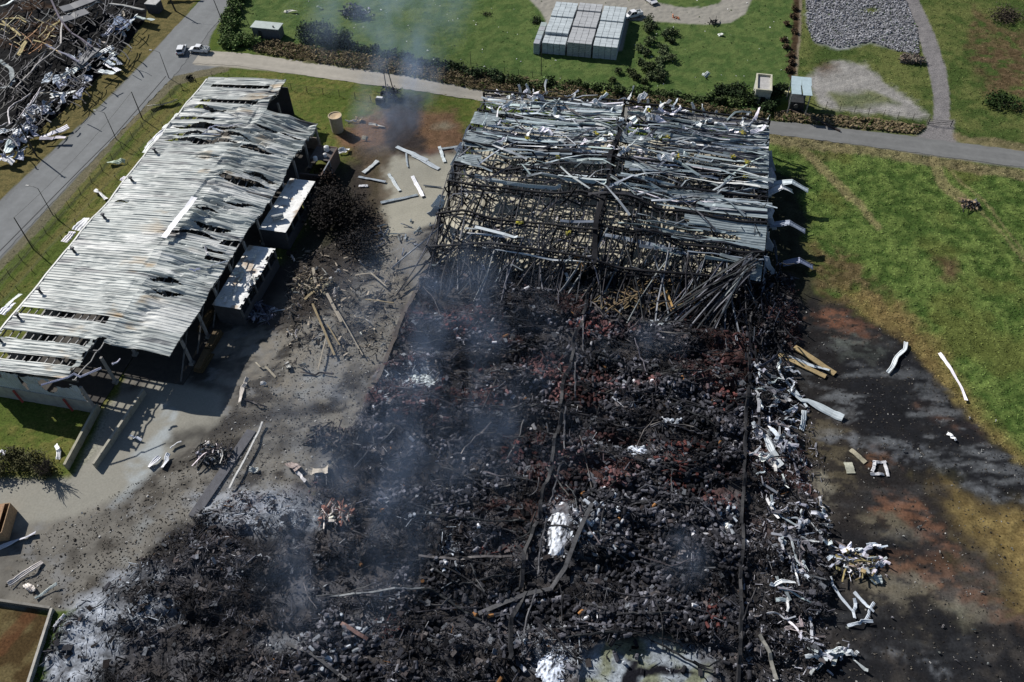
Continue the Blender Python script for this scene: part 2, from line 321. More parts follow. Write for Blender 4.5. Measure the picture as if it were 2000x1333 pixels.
for pts, c_, a_, f_ in [([(1560, 820), (1640, 830), (1665, 920), (1640, 970), (1560, 910)], (.085, .072, .048), .9, 1.5), ([(1530, 915), (1600, 925), (1630, 960), (1605, 1015), (1540, 990), (1520, 950)], (.19, .175, .135), .9, 1.5), ([(1620, 650), (1690, 640), (1740, 680), (1700, 700), (1630, 690)], (.085, .095, .085), .8, 3),
    ([(1590, 612), (1630, 598), (1690, 626), (1715, 660), (1680, 658), (1640, 640), (1600, 632)], (.125, .062, .040), 1, 3), ([(1785, 795), (1830, 788), (1895, 826), (1935, 872), (1880, 852), (1820, 822)], (.12, .065, .042), .85, 2.2), ([(1685, 878), (1730, 876), (1760, 905), (1700, 912)], (.13, .065, .035), .8, 1.5),
    ([(1705, 985), (1735, 958), (1785, 983), (1815, 1020), (1858, 1080), (1815, 1062), (1770, 1020), (1720, 1005)], (.135, .07, .044), .95, 2.6), ([(1690, 1000), (1760, 1015), (1800, 1055), (1740, 1045), (1680, 1030)], (.12, .105, .075), .85, 2),
    ([(1715, 1090), (1790, 1088), (1810, 1075), (1840, 1095), (1860, 1085), (1900, 1120), (1965, 1170), (2010, 1218), (1960, 1205), (1890, 1160), (1800, 1140), (1740, 1120)], (.125, .07, .045), .9, 2.6), ([(1655, 1128), (1730, 1118), (1830, 1140), (1890, 1162), (1965, 1205), (1905, 1205), (1830, 1172), (1750, 1190), (1690, 1175)], (.13, .115, .085), .9, 1.6),
    ([(1845, 1172), (1885, 1182), (1915, 1235), (1870, 1212)], (.13, .125, .09), .85, 1.5), ([(1722, 1212), (1800, 1210), (1838, 1252), (1770, 1242)], (.11, .095, .065), .8, 2), ([(1690, 1265), (1760, 1262), (1800, 1290), (1720, 1290)], (.08, .065, .05), .7, 2)]:
    col = mix(col, tex(c_), zone(pts, min(f_, 1.3), 1.8, 5)*a_*(1-.85*sstep(.52, .60, dirt))*burn)
for pts, a_ in [([(1650, 700), (1740, 685), (1870, 790), (1995, 915), (2060, 985), (1960, 975), (1880, 940), (1770, 915), (1690, 850), (1640, 770)], .85), ([(1575, 1120), (1650, 1130), (1700, 1180), (1760, 1190), (1830, 1172), (1900, 1225), (2100, 1235), (2100, 1500), (1500, 1500), (1560, 1250)], .85), ([(1640, 1030), (1740, 1045), (1820, 1070), (1800, 1088), (1690, 1085), (1600, 1060)], .8), ([(1640, 590), (1700, 625), (1800, 720), (1880, 800), (1960, 870), (2040, 960), (1960, 900), (1860, 820), (1760, 730), (1700, 660)], .75)]:
    col = mix(col, tex((.014, .015, .018)), zone(pts, 2, 1.5, 2.5)*a_*(1-.5*sstep(.5, .7, N2))*burn)
spk = sstep(.50, .68, fbm(x*.5+y*.4, y*1.9-x*.55, 4.5, 177, 6, .68)); col = mix(col, tex((.17, .18, .19)), spk*(.7*zone([(1560, 700), (1760, 720), (1880, 800), (2020, 960), (1960, 965), (1800, 920), (1620, 830)], 3, 2, 2)*.8+.12)*burn*.8)
for pts, wd in [([(1600, 850), (1740, 860), (1900, 950), (2010, 985)], 10), ([(1700, 1260), (1800, 1290), (1850, 1333)], 12), ([(1640, 860), (1790, 905)], 8)]:
    col = mix(col, tex((.15, .16, .175)), line(pts, wd, 3, 1.5, 3)*.6*sstep(.45, .6, N3*.5+N2*.5))
TARP = [(1125, 1345), (1140, 1285), (1175, 1262), (1230, 1258), (1290, 1248), (1335, 1270), (1385, 1300), (1390, 1345)]
rub = zone(RUB, 1.2, 1.5, 2.5)
rc = mix(c3(.020, .019, .020)+0*x[..., None], c3(.06, .055, .055), sstep(.4, .7, N2)); rc = mix(rc, c3(.10, .10, .11), sstep(.55, .72, fbm(x*.8, y, 7, 151, 5, .6))*.6); rc = mix(rc, c3(.075, .035, .03), sstep(.52, .68, fbm(x, y*1.6, 8, 101))*.6*sstep(560, 640, py0)*(1-sstep(960, 1100, py0)))
col = mix(col, rc, rub)
slab = zone([(905, 300), (1500, 300), (1480, 545), (1330, 560), (1180, 545), (1000, 520), (850, 500), (870, 400)], .3, .3, .3)
ASH = [(820, 742, 40, 26, .9), (770, 742, 30, 10, .8), (1295, 636, 34, 10, .9), (1245, 888, 30, 12, .7), (1300, 832, 26, 14, .6), (1095, 1035, 34, 55, .5), (1420, 1010, 20, 40, .6), (880, 1090, 20, 50, .5), (1090, 1290, 50, 40, .7), (1060, 1250, 60, 30, .4), (1250, 1290, 130, 28, .8), (500, 1000, 100, 45, .75), (430, 985, 60, 30, .7), (260, 1130, 60, 26, .9), (200, 1190, 60, 40, 1), (170, 1250, 60, 50, 1), (130, 1310, 60, 40, 1), (290, 1200, 60, 30, .6), (600, 1010, 60, 30, .5), (880, 620, 30, 12, .4), (820, 1020, 30, 20, .4), (560, 1250, 60, 20, .3), (700, 1240, 40, 30, .4), (1560, 1080, 30, 60, .35), (1150, 1030, 70, 60, .45), (640, 1300, 50, 30, .3)]
trp = zone(TARP, .5, .6, 1.2)
ashm = np.zeros(x.shape)
for cx, cy, rx, ry, k in ASH: ashm = np.maximum(ashm, spot(cx, cy, rx, ry, .7)*k)
veins = sstep(.3, .6, fbm(x*1.5+y*.4, y*.6, 1.6, 111)*.6+N3*.4)
bank = (px0 < 640)*(py0 > 930); veins = np.where(bank, sstep(.22, .5, fbm(x*1.5+y*.4, y*.6, 1.6, 111)*.6+N3*.4), veins)
col = mix(col, c3(.36, .39, .44)*(.55+N3[..., None]*.9), ashm*veins*(burn+rub+yard > .3))
col = mix(col, mix(tex((.20, .215, .15)), tex((.24, .27, .30)), sstep(.4, .6, N2)), trp); col = mix(col, c3(.010, .010, .014)+0*x[..., None], np.clip(zone([(1205, 1345), (1225, 1300), (1215, 1288), (1250, 1292), (1240, 1305), (1290, 1302), (1345, 1306), (1365, 1318), (1300, 1318), (1245, 1322), (1250, 1345)], .2, .4, 1.2), 0, 1))
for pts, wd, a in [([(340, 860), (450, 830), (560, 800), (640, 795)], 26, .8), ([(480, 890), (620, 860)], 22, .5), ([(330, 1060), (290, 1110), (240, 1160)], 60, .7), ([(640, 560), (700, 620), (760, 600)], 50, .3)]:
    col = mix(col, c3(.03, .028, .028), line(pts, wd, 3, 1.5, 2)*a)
SOIL = [(-200, 1178), (0, 1184), (104, 1203), (60, 1333), (-20, 1500), (-200, 1500)]
soil = zone(SOIL, .2, .1, .3); col = mix(col, mix(c3(.12, .095, .045)+0*x[..., None], c3(.06, .04, .018), sstep(.35, .6, N2)), soil); col = mix(col, c3(.10, .045, .022), line([(65, 1195), (0, 1270)], 26, .8, .3, .6)*.7)
zr = np.clip(rub*(1-slab), 0, 1)
hz = (top+lawn+field+rt_ > .5)*(1-np.clip(rub+yard+burn+zone(ROADA, .2)+rb+gr, 0, 1))
Z = hz*(N3-.5)*.28+hz*field*(N2-.5)*.5+burn*(N3-.5)*.10+yard*(N3-.5)*.05+v1*(N3-.3)*1.3+v2*(N3-.4)*.7+gr*(N3-.5)*.25
mnd = spot(1140, 1045, 80, 75, .6)
Z = Z+zr*(mnd*2.0)+zr*(sstep(.35, .75, fbm(x*.45, y, 3.2, 121))*1.6+(N3-.5)*.5)*(1-.7*np.clip(ashm, 0, 1))*(1-.8*trp)
Z = np.where(np.abs(x) < 320, Z, 0)
def ZG(xx, yy):
    xx = np.asarray(xx, float); yy = np.asarray(yy, float)
    i = np.clip(np.searchsorted(gx, xx)-1, 0, len(gx)-2); j = np.clip(np.searchsorted(gy, yy)-1, 0, len(gy)-2)
    fx = (xx-gx[i])/(gx[i+1]-gx[i]); fy = (yy-gy[j])/(gy[j+1]-gy[j])
    return (Z[i, j]*(1-fx)+Z[i+1, j]*fx)*(1-fy)+(Z[i, j+1]*(1-fx)+Z[i+1, j+1]*fx)*fy
def CG(xx, yy):
    return col[np.clip(np.searchsorted(gx, xx), 0, len(gx)-1), np.clip(np.searchsorted(gy, yy), 0, len(gy)-1)]
def at(px, py, dz=0.0):
    p = W(px, py); p[2] = float(ZG(p[0], p[1]))+dz; return p
isroad = np.clip(zone(ROADA, .15, .15, .15)+rb, 0, 1)
GM = mat('ground_cover', 0.95, 0, 2.9, 0.5, 0.012, 6, spec=0.06, detail=10)
RM = mat('worn_asphalt', 0.85, 0, 0.7, 0.10, 0.01, 6, spec=0.25, detail=9)
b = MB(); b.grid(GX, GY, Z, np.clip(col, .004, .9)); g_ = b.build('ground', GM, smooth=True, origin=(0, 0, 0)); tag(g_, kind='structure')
amp = np.clip(1-.75*np.clip(yard+zone(DRIVE, .3, .2, .2)+rb+zone(ROADA, .2), 0, 1)*(1-rub)-.25*burn, .2, 1)     # paved ground is finer grained than grass
aa = g_.data.attributes.new('Amp', 'FLOAT', 'POINT'); aa.data.foreach_set('value', amp.ravel().astype(np.float32))
gt_ = GM.node_tree; va = gt_.nodes.new('ShaderNodeAttribute'); va.attribute_name = 'Amp'; mxa = gt_.nodes.new('ShaderNodeMix'); mxa.inputs['A'].default_value = 1.0
mrn = [n for n in gt_.nodes if n.type == 'MAP_RANGE'][0]; vmn = [n for n in gt_.nodes if n.type == 'VECT_MATH'][0]
gt_.links.new(va.outputs['Fac'], mxa.inputs['Factor']); gt_.links.new(mrn.outputs[0], mxa.inputs['B']); gt_.links.new(mxa.outputs['Result'], vmn.inputs['Scale'])
# road sheets just above the ground
def sheet(name, polyline, wdm, c, z=.05):
    P = np.array([W(*p)[:2] for p in polyline]); L = np.concatenate([[0], np.cumsum(np.hypot(*np.diff(P, axis=0).T))]); t = np.arange(0, L[-1], .5)
    X = np.interp(t, L, P[:, 0]); Y = np.interp(t, L, P[:, 1]); T = np.stack([np.gradient(X), np.gradient(Y)], 1); k = np.hanning(15); k /= k.sum()
    T = np.stack([np.convolve(np.pad(T[:, i], 7, 'edge'), k, 'valid') for i in (0, 1)], 1); T /= np.linalg.norm(T, axis=1)[:, None]
    wv = np.interp(t, L, wdm)
    s_ = np.linspace(-.5, .5, 17)[None]; XX = X[:, None]-T[:, 1:2]*s_*wv[:, None]; YY = Y[:, None]+T[:, 0:1]*s_*wv[:, None]
    e_ = (np.abs(s_) > .49)*(fbm(XX, YY, 1.5, 133)-.5)*.8; XX = XX-T[:, 1:2]*e_*np.sign(s_); YY = YY+T[:, 0:1]*e_*np.sign(s_)
    n_ = fbm(XX, YY, 4, 141); tr = np.exp(-((np.abs(s_)-.26)/.07)**2)*.10
    CC = np.array(c(XX, YY))*(1+(n_-.5)*.25+tr)[..., None]
    b = MB(); b.grid(XX, YY, np.full(XX.shape, z)+.0*XX, np.clip(CC, .01, .9)); return tag(b.build(name, RM, smooth=True), kind='structure')
sheet('main_road', [(-220, 680), (-10, 462), (100, 350), (215, 235), (305, 142), (372, 62), (432, -6), (640, -225)], [10.2, 10.2, 10.2, 10, 10.5, 10.5, 9.5, 9.5], lambda X, Y: np.array([.172, .18, .185])+0*X[..., None])
def sc(X, Y):
    q = sstep(-60, 20, X)[..., None]; return np.array([.33, .305, .26])*(1-q)+np.array([.16, .162, .16])*q
sheet('side_road', [(385, 112), (470, 117), (600, 135), (700, 149), (800, 162), (940, 186), (1100, 208), (1300, 228), (1505, 250), (1600, 260), (1800, 285), (2000, 312), (2300, 352)], [6, 6, 6.2, 6.2, 6, 5, 5, 5.5, 5.2, 5.6, 6, 6, 6], sc, .056)
sm = MB(); sm.ribbon([W(*p, .075) for p in ((-60, 550), (20, 470), (93, 396), (160, 328), (225, 263), (280, 200), (324, 149))], .16, .02, (.04, .04, .04)); tag(sm.build('road_seam', RM), kind='structure')
#PART2
# ------------------------------------------------------------------ long gabled warehouse (left)
XL, XR, XE, YS, YN, YS2, YN2 = -107.0, -87.3, -75.8, 65.5, 154.5, 74.0, 142.6
def zA(xx, yy, rich=True):
    xx = np.asarray(xx, float); yy = np.asarray(yy, float)
    z = np.where(xx < XR, 7.8+(xx-XL)/(XR-XL)*1.6, 7.8+(XE-xx)/(XE-XR)*1.6)
    if rich:
        # heat-buckled sheets: creases run down the slope, strongest along the ridge and on the east side
        c1 = np.abs(fbm(xx*.13, yy*1.0, 1.15, 201, 3)-.5)
        c2 = fbm(xx*.22, yy, 3.4, 205, 3)-.5
        env = .35+.8*np.exp(-((xx-XR-1.5)/3.5)**2)+.65*(xx > XR-2)*sstep(84, 95, yy)+.7*sstep(128, 134, yy)*(1-sstep(142, 148, yy))
        z = z+env*(c2*1.2)-env*np.clip(.10-c1, 0, 1)*4.0
        z = z+.9*np.exp(-((xx-XR-2.2)/2.6)**2)*(fbm(xx*.3, yy, 7, 211, 2)-.35)
        z = z*1.0+np.minimum(0, (fbm(xx, yy, 12, 215, 2)-.42))*4*env
    return z
SLOTS = [(-106.6, -89.5, 77.9, 79.5), (-106.6, -90.0, 72.4, 74.0), (-106.6, -89.6, 67.9, 69.3), (-104.5, -90.5, 143.8, 145.2), (-104.8, -90.2, 150.2, 151.5),
         (-79.5, -75.9, 100.6, 102.4), (-80.5, -76.2, 96.4, 97.2), (-106, -98, 137.4, 138.2)]
TEARS = [(-98, 134.5, 8.5, .8), (-97, 129.8, 9, .7), (-101, 141.2, 5, .5), (-84, 128.5, 5, .55), (-83, 118.5, 6, .8), (-80, 121.5, 4, .35), (-82.5, 104.5, 4, .65), (-84.5, 101.8, 5, .5), (-84, 89.3, 3.3, .45), (-82.5, 86.9, 3, .4), (-93, 131.8, 7, .4), (-101, 131.8, 4, .35),
         (-104, 108.3, 1.6, .12), (-80.5, 112.5, 4, .3), (-79.5, 98.9, 2.5, .3), (-85.5, 108.4, 3, .25), (-93, 124.5, 3, .2), (-79, 135.4, 3, .18), (-85, 136.5, 3.5, .25)]
def lens(X, Y, t): return (np.abs(X-t[0]) < t[2]) & (np.abs(Y-t[1]-.35*np.sin((X-t[0])*.7+t[1])) < t[3]*np.clip(1-((X-t[0])/t[2])**2, 0, 1)*(.7+.6*vnoise(X*1.3, X*0+t[1], 5)))
A_ = thing('long_warehouse', 'long warehouse with a buckled pale zinc gable roof beside the main road', 'warehouse', ((XL+XE)/2, 110, 0))
for (x0, x1, y0, y1) in [(XL, XR, YS, YN), (XR, XE+.15, YS2, YN2)]:
    ys = np.arange(y0, y1, .13); xs = np.linspace(x0, x1, int((x1-x0)/.45))
    X, Y = np.meshgrid(xs, ys, indexing='ij'); rib = .085*(np.mod(Y, .65) < .2)
    Zr = zA(X, Y)+rib
    for t in TEARS:
        d_ = (Y-t[1])/(t[3]+.5); Zr = Zr+.55*np.exp(-(d_-1.0)**2*2)*np.clip(1-((X-t[0])/t[2])**2, 0, 1)-.25*np.exp(-(d_+1)**2*2)*np.clip(1-((X-t[0])/t[2])**2, 0, 1)
    keep = np.ones((len(xs)-1, len(ys)-1), bool); Xc = X[:-1, :-1]; Yc = Y[:-1, :-1]
    for s in SLOTS: keep &= ~((Xc > s[0]) & (Xc < s[1]) & (Yc > s[2]+.2*(vnoise(Xc, Xc*0, 3)-.5)) & (Yc < s[3]))
    for t in TEARS: keep &= ~lens(Xc, Yc, t)
    if x0 == XL: keep &= ~((Yc < YS2+1) & (Xc > XR-.9-1.2*vnoise(Yc*1.1, Yc*0, 9)))
    st = fbm(X, Y, 3.5, 221)[..., None]; rust = sstep(.60, .72, fbm(X*.5, Y, 2.6, 231))[..., None]*np.exp(-((X-XR+1)/5.5)**2)[..., None]
    base = np.array([.43, .46, .448])*(.75+.5*st); lap = (np.mod(Y, 3.9) < .2)[..., None]
    base = base*(1-.25*lap)*(1-.22*(np.mod(Y, .65) > .45)[..., None])*1.0
    base = base*(1-rust)+np.array([.40, .31, .20])*rust
    soot = sstep(.62, .76, fbm(X*.25, Y*1.3, 2.2, 241))[..., None]*.8; base = base*(1-soot)+np.array([.10, .105, .12])*soot
    white = sstep(.62, .7, fbm(X*.3, Y, 4, 247))[..., None]*.5; base = base*(1-white)+np.array([.74, .74, .72])*white
    b = MB(); b.grid(X, Y, Zr, base, keep); b.build('roof', SHEET, A_)
dk = (.035, .035, .04)
nP = 0
for xx in np.arange(XL+.6, XE, 1.45):                       # purlins under the sheets, seen through the slots
    a, c = (YS+.2, YN-.3) if xx < XR else (YS2+.2, YN2-.3)
    yy = np.arange(a, c, 1.5); P = np.stack([np.full(len(yy), xx), yy, zA(xx, yy, True)-.42], 1)
    part(lambda b: b.ribbon(P, .16, .16, (.22, .22, .22)), 'purlin', STEEL, A_)
for yy in np.arange(YS+.4, YN, 6.35):
    x1 = XE-.2 if YS2 < yy < YN2 else XR
    xs = np.linspace(XL+.3, x1, 14); P = np.stack([xs, np.full(14, yy), zA(xs, xs*0+yy, False)-1.0], 1)
    part(lambda b: b.ribbon(P, .22, .5, (.07, .07, .075)), 'rafter', STEEL, A_)
    for xc in ([XL+.4, XR, XE-.5] if YS2 < yy < YN2 else [XL+.4, XR-.3]):
        part(lambda b: (b.box((xc, yy, 3.4), (.38, .45, 6.8), (.27, .26, .25)), b.box((xc, yy, .3), (.8, .9, .6), (.3, .29, .27))), 'column', STONE, A_)
for k, yy in enumerate([74.3, 80.6, 87, 93.3]):             # cross bracing on the open east side
    part(lambda b: b.ribbon([(XE-.4, yy, .6), (XE-.4, yy+6.3, 6.6)], .25, .14, (.13, .13, .13)), 'brace', STEEL, A_)
wc = (.34, .33, .31)
part(lambda b: b.box((XL+.1, (YS+YN)/2, 1.5), (.25, YN-YS, 3), wc), 'west_wall', STONE, A_)
part(lambda b: b.box(((XL+XR)/2, YS+.2, 1.6), (XR-XL-.3, .3, 3.2), wc), 'gable_wall', STONE, A_)
part(lambda b: b.box(((XL+XR)/2, YN-.2, 3.6), (XR-XL-.4, .2, 7.2), (.06, .06, .065)), 'north_wall', STONE, A_)  # dark colour stands in for the shadowed open end
part(lambda b: b.box(((XR+XE)/2, YN2-.3, 1.6), (XE-XR-.4, .25, 3.2), (.2, .17, .15)), 'north_wall', STONE, A_)
def cladding(b, x0, x1, y, z0, z1, holes, c):
    X, Zz = np.meshgrid(np.arange(x0, x1, .12), np.linspace(z0, z1, 12), indexing='ij'); n_ = fbm(X, Zz, 1.6, 251)
    Yy = y+.06*(np.mod(X, .5) < .15)+(n_-.5)*1.2*((Zz-z0)/(z1-z0)); keep = np.ones((X.shape[0]-1, X.shape[1]-1), bool)
    for hx, hz, r1, r2 in holes: keep &= ~(((X[:-1, :-1]-hx)/r1)**2+((Zz[:-1, :-1]-hz)/r2)**2 < .7+.6*n_[:-1, :-1])
    b.grid(X, Yy, Zz, np.array(c)*(.8+.4*n_[..., None]), keep)
part(lambda b: cladding(b, XL+.1, XR-.6, YS+.15, 3.2, 7.7, [(-94, 5.5, 1.6, 1.6), (-98.6, 5.2, .35, 2.0), (-91, 7, 2, 1.2), (-103, 6.6, 1, 1)], (.42, .46, .5)), 'cladding', SHEET, A_)
for xx in (-101.6, -92.2): part(lambda b: b.ribbon([(xx, YS-.1, 3.0), (xx+.9, YS-.55, .5)], .35, .25, (.30, .06, .05)), 'raking_prop', STEEL, A_)
part(lambda b: b.ribbon([(XL-.08, yy, float(zA(XL, yy))-.02) for yy in np.arange(YS, YN+.5, 2)], .3, .22, (.66, .66, .63)), 'gutter', SHEET, A_)
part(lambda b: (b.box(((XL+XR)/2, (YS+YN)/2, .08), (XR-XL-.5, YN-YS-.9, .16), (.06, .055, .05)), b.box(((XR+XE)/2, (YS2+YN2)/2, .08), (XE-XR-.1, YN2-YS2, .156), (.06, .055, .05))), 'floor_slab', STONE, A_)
for px_, py_ in [(303, 297), (257, 353), (203, 425), (144, 491), (78, 570), (36, 620), (0, 665)]:
    g0 = W(px_, py_, 8.2)
    v_ = MB(); v_.cyl(g0+[0, 0, -.4], g0+[0, 0, .75], .2, .2, (.06, .065, .07)); v_.cyl(g0+[0, 0, .75], g0+[0, 0, .95], .42, .3, (.08, .08, .09)); v_.ribbon([g0+[.1, 0, .4], g0+[.95, -.5, .25]], .22, .12, (.07, .07, .08)); v_.build('roof_vent', STEEL, A_)
def curly(p, L, wd, az, col, amp=.5, seed=0, th=.05, lift=0.0, n=12):
    r = np.random.default_rng(seed); t = np.linspace(0, 1, n); f3 = r.uniform(0, 6); kn = np.concatenate([[0], np.sort(r.uniform(.15, .85, 3)), [1]])
    s = (t-.5)*L; lat = np.interp(t, kn, amp*L*.13*r.uniform(-1, 1, 5)); zz = np.interp(t, kn, amp*r.uniform(0, 1.3, 5))+th+lift*t
    d = np.array([cos(az), sin(az)]); q = np.array([-d[1], d[0]])
    P = np.stack([p[0]+s*d[0]+lat*q[0], p[1]+s*d[1]+lat*q[1], p[2]+zz], 1)
    return P, np.sin(t*r.uniform(1, 4)+f3)*amp*1.1
def sheetpiece(name, p, L, wd, az, c, label, cat, group=None, amp=.4, lift=0.0, seed=None, material=None, ribbed=True):
    """a torn length of roof or wall sheet: ribbed, bent along its length, ragged width"""
    seed = random.randrange(10**6) if seed is None else seed
    P, tw = curly((0, 0, 0), L, wd, az, c, amp, seed, .04, lift, 12); b = MB()
    r = np.random.default_rng(seed+1); T = np.gradient(P, axis=0); T /= np.linalg.norm(T, axis=1)[:, None]; A = np.cross(T, [0, 0, 1.]); A /= np.linalg.norm(A, axis=1)[:, None]+1e-9; B = np.cross(A, T)
    k = 7; u = np.linspace(-.5, .5, k); wv = wd*(1-.25*r.random(12)); crease = r.uniform(-.3, .3)
    A2 = A*np.cos(tw)[:, None]+B*np.sin(tw)[:, None]; B2 = B*np.cos(tw)[:, None]-A*np.sin(tw)[:, None]
    off = (np.arange(k) % 2)*.07*ribbed+np.abs(u-crease)*wd*r.uniform(-.5, .7)*amp
    G_ = P[:, None]+A2[:, None]*(u[None, :, None]*wv[:, None, None])+B2[:, None]*off[None, :, None]
    G_[..., 2] += max(0, .03-G_[..., 2].min())
    cc = np.array(c)*(.85+.3*r.random((12, k, 1)))
    b.grid(G_[..., 0], G_[..., 1], G_[..., 2], cc); b.grid(G_[..., 0], G_[..., 1], G_[..., 2]-.03, cc*.8)
    o = b.build(name, material or SHEET, origin=(0, 0, 0)); o.location = p; return tag(o, label, cat, group)
# annexes along the east side
for (x0, x1, y0, y1, lab, sd) in [(XE-.3 , -70.7, 109.8, 126.0, 'small flat-roofed annex with rusty stained white roof, north of the two by the long warehouse', 3), (XE-.3, -70.8, 88.9, 105.0, 'small flat-roofed annex strewn with roof scraps, south of the two by the long warehouse', 5)]:
    a = thing('annex', lab, 'building', ((x0+x1)/2, (y0+y1)/2, 0))
    X, Y = np.meshgrid(np.linspace(x0, x1+.2, 16), np.arange(y0, y1+.1, .16), indexing='ij'); n_ = fbm(X, Y, 2, 261+sd)
    cc = np.array([.80, .80, .78])*(1-.08*(np.mod(Y, 1.0) < .16)[..., None]); rs = sstep(.6, .72, fbm(X*1.2, Y, 2.4, 270+sd))[..., None]; cc = cc*(1-rs*.7)+np.array([.35, .22, .10])*rs*.7
    keep = ~((vnoise(Y[:-1, :-1]*2, Y[:-1, :-1]*0, sd)*.9 > (x1+.2-X[:-1, :-1])) if sd == 5 else np.zeros((15, Y.shape[1]-1), bool))
    b = MB(); b.grid(X, Y, 4.6+.04*(np.mod(Y, .5) < .16)+(n_-.5)*.25, cc, keep); b.build('roof', SHEET, a)
    wl = (.06, .06, .066)  # near-black puts the walls' shade into their colour
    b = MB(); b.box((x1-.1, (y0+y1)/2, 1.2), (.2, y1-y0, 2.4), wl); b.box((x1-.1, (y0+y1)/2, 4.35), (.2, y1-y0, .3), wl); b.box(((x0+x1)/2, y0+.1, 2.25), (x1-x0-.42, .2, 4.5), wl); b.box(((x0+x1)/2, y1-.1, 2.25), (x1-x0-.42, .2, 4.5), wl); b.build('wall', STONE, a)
    for yy in np.linspace(y0+.3, y1-.3, 6): part(lambda b: b.box((x1+.02, yy, 3.3), (.3, .35, 2.0), (.10, .10, .10)), 'pillar', STONE, a)
    for yy in np.linspace(y0+1.9, y1-1.9, 5): part(lambda b: b.box((x1-.2, yy, 3.4), (.06, 2.3, 2.0), (.015, .018, .02)), 'window', GLASS, a)
for i in range(16):
    sheetpiece('roof_scrap', (rnd(-75, -71), rnd(90, 103.5), 4.8), rnd(.8, 2.6), rnd(.3, .9), rnd(0, 3), jit((.7, .7, .68)), 'torn pale scrap of roofing lying on the southern annex roof', 'scrap', 'scraps on the southern annex roof', .35)
o = part(lambda b: (b.cyl((-74.1, 112.6, 5.4), (-72.3, 113.6, 5.4), .55, .55, (.3, .32, .33), 14), b.cyl((-74.25, 112.5, 5.4), (-74.1, 112.6, 5.4), .6, .6, (.2, .2, .2), 14)), 'water_cylinder', STEEL, None)
tag(o, 'grey cylinder lying on the northern annex roof', 'cylinder')
# small block at the north-east corner of the warehouse
kb = thing('ruined_block', 'scorched brick outbuilding with an empty frame beyond the annexes', 'building', (-72.5, 134, 0))
part(lambda b: (b.box((-70.6, 134, 1.9), (.3, 10, 3.8), (.14, .10, .085)), b.box((-73, 139, 1.9), (4.6, .3, 3.8), (.14, .10, .085)), b.box((-73, 129, 1.9), (4.6, .3, 3.8), (.12, .09, .08))), 'wall', STONE, kb)
part(lambda b: [b.ribbon(q, .22, .22, (.2, .22, .25)) for q in ([(-70.2, 130, 0), (-70.2, 130, 4.3), (-70.2, 133.4, 4.3), (-70.2, 133.4, 0)],)], 'door_frame', STEEL, kb)
part(lambda b: b.box((-73, 136.5, 3.6), (4.4, 4.6, .15), (.1, .09, .09)), 'roof', STONE, kb)
for q, s_ in [((-72.4, 137.6, 3.75), 1.0), ((-73.6, 133.9, 3.75), .8), ((-72.0, 135.5, 3.75), .7)]:
    b = MB(); b.cyl((0, 0, 0), (0, 0, 1.0*s_), .6*s_, .55*s_, (.75, .76, .77), 12); b.cyl((0, 0, 1.0*s_), (0, 0, 1.2*s_), .55*s_, .2*s_, (.7, .7, .7), 12); o = b.build('water_tank', PAINT, origin=(0, 0, 0)); o.location = q; tag(o, 'small white water tank on the scorched brick outbuilding', 'tank', 'water tanks on the outbuilding')
# ------------------------------------------------------------------ big collapsed warehouse (right)
BX0, BXS, BX1, BY0, BY1 = -42.2, -10.8, 20.2, 40.0, 159.5
def zB(xx, yy):
    xx = np.asarray(xx, float); yy = np.asarray(yy, float); h = 7.9+1.3*(1-np.abs(xx-BXS)/31.5)
    sag = (1-sstep(111, 128, yy))*(3.2+2*vnoise(xx*.15, yy*.15, 301))
    return h-sag-1.3*vnoise(xx*.12+9, yy*.2, 303)*np.sin(np.clip((xx-BX0)/(BXS-BX0), 0, 1)*pi)-1.2*vnoise(xx*.12, yy*.2, 307)*np.sin(np.clip((xx-BXS)/(BX1-BXS), 0, 1)*pi)
B_ = thing('collapsed_warehouse', 'huge twin-bay warehouse with a twisted bare frame and fallen zinc roof', 'warehouse', ((BX0+BX1)/2, 135, 0))
Xf, Yf = np.meshgrid(np.linspace(BX0, BX1, 120), np.linspace(103, BY1, 110), indexing='ij'); nf = fbm(Xf, Yf, 5, 311)
fc = np.array([.50, .47, .38])*(.75+.45*nf[..., None]); jl = ((np.mod(Yf, 6) < .5) | (np.mod(Xf, 5.2) < .5))[..., None]; fc = fc*(1-.35*jl); bn = sstep(116, 106, Yf+8*(nf-.5))[..., None]; fc = fc*(1-bn)+np.array([.05, .045, .045])*bn
sp_ = sstep(.62, .75, fbm(Xf, Yf, 1.6, 313))[..., None]*.6; fc = fc*(1-sp_)+np.array([.08, .07, .06])*sp_
b = MB(); b.grid(Xf, Yf, Xf*0+.16, fc); b.build('floor_slab', STONE, B_)
blk = (.012, .012, .015); grs = (.10, .11, .125); zinc = (.33, .37, .39)
TY = list(np.arange(BY1, 112, -6.6))
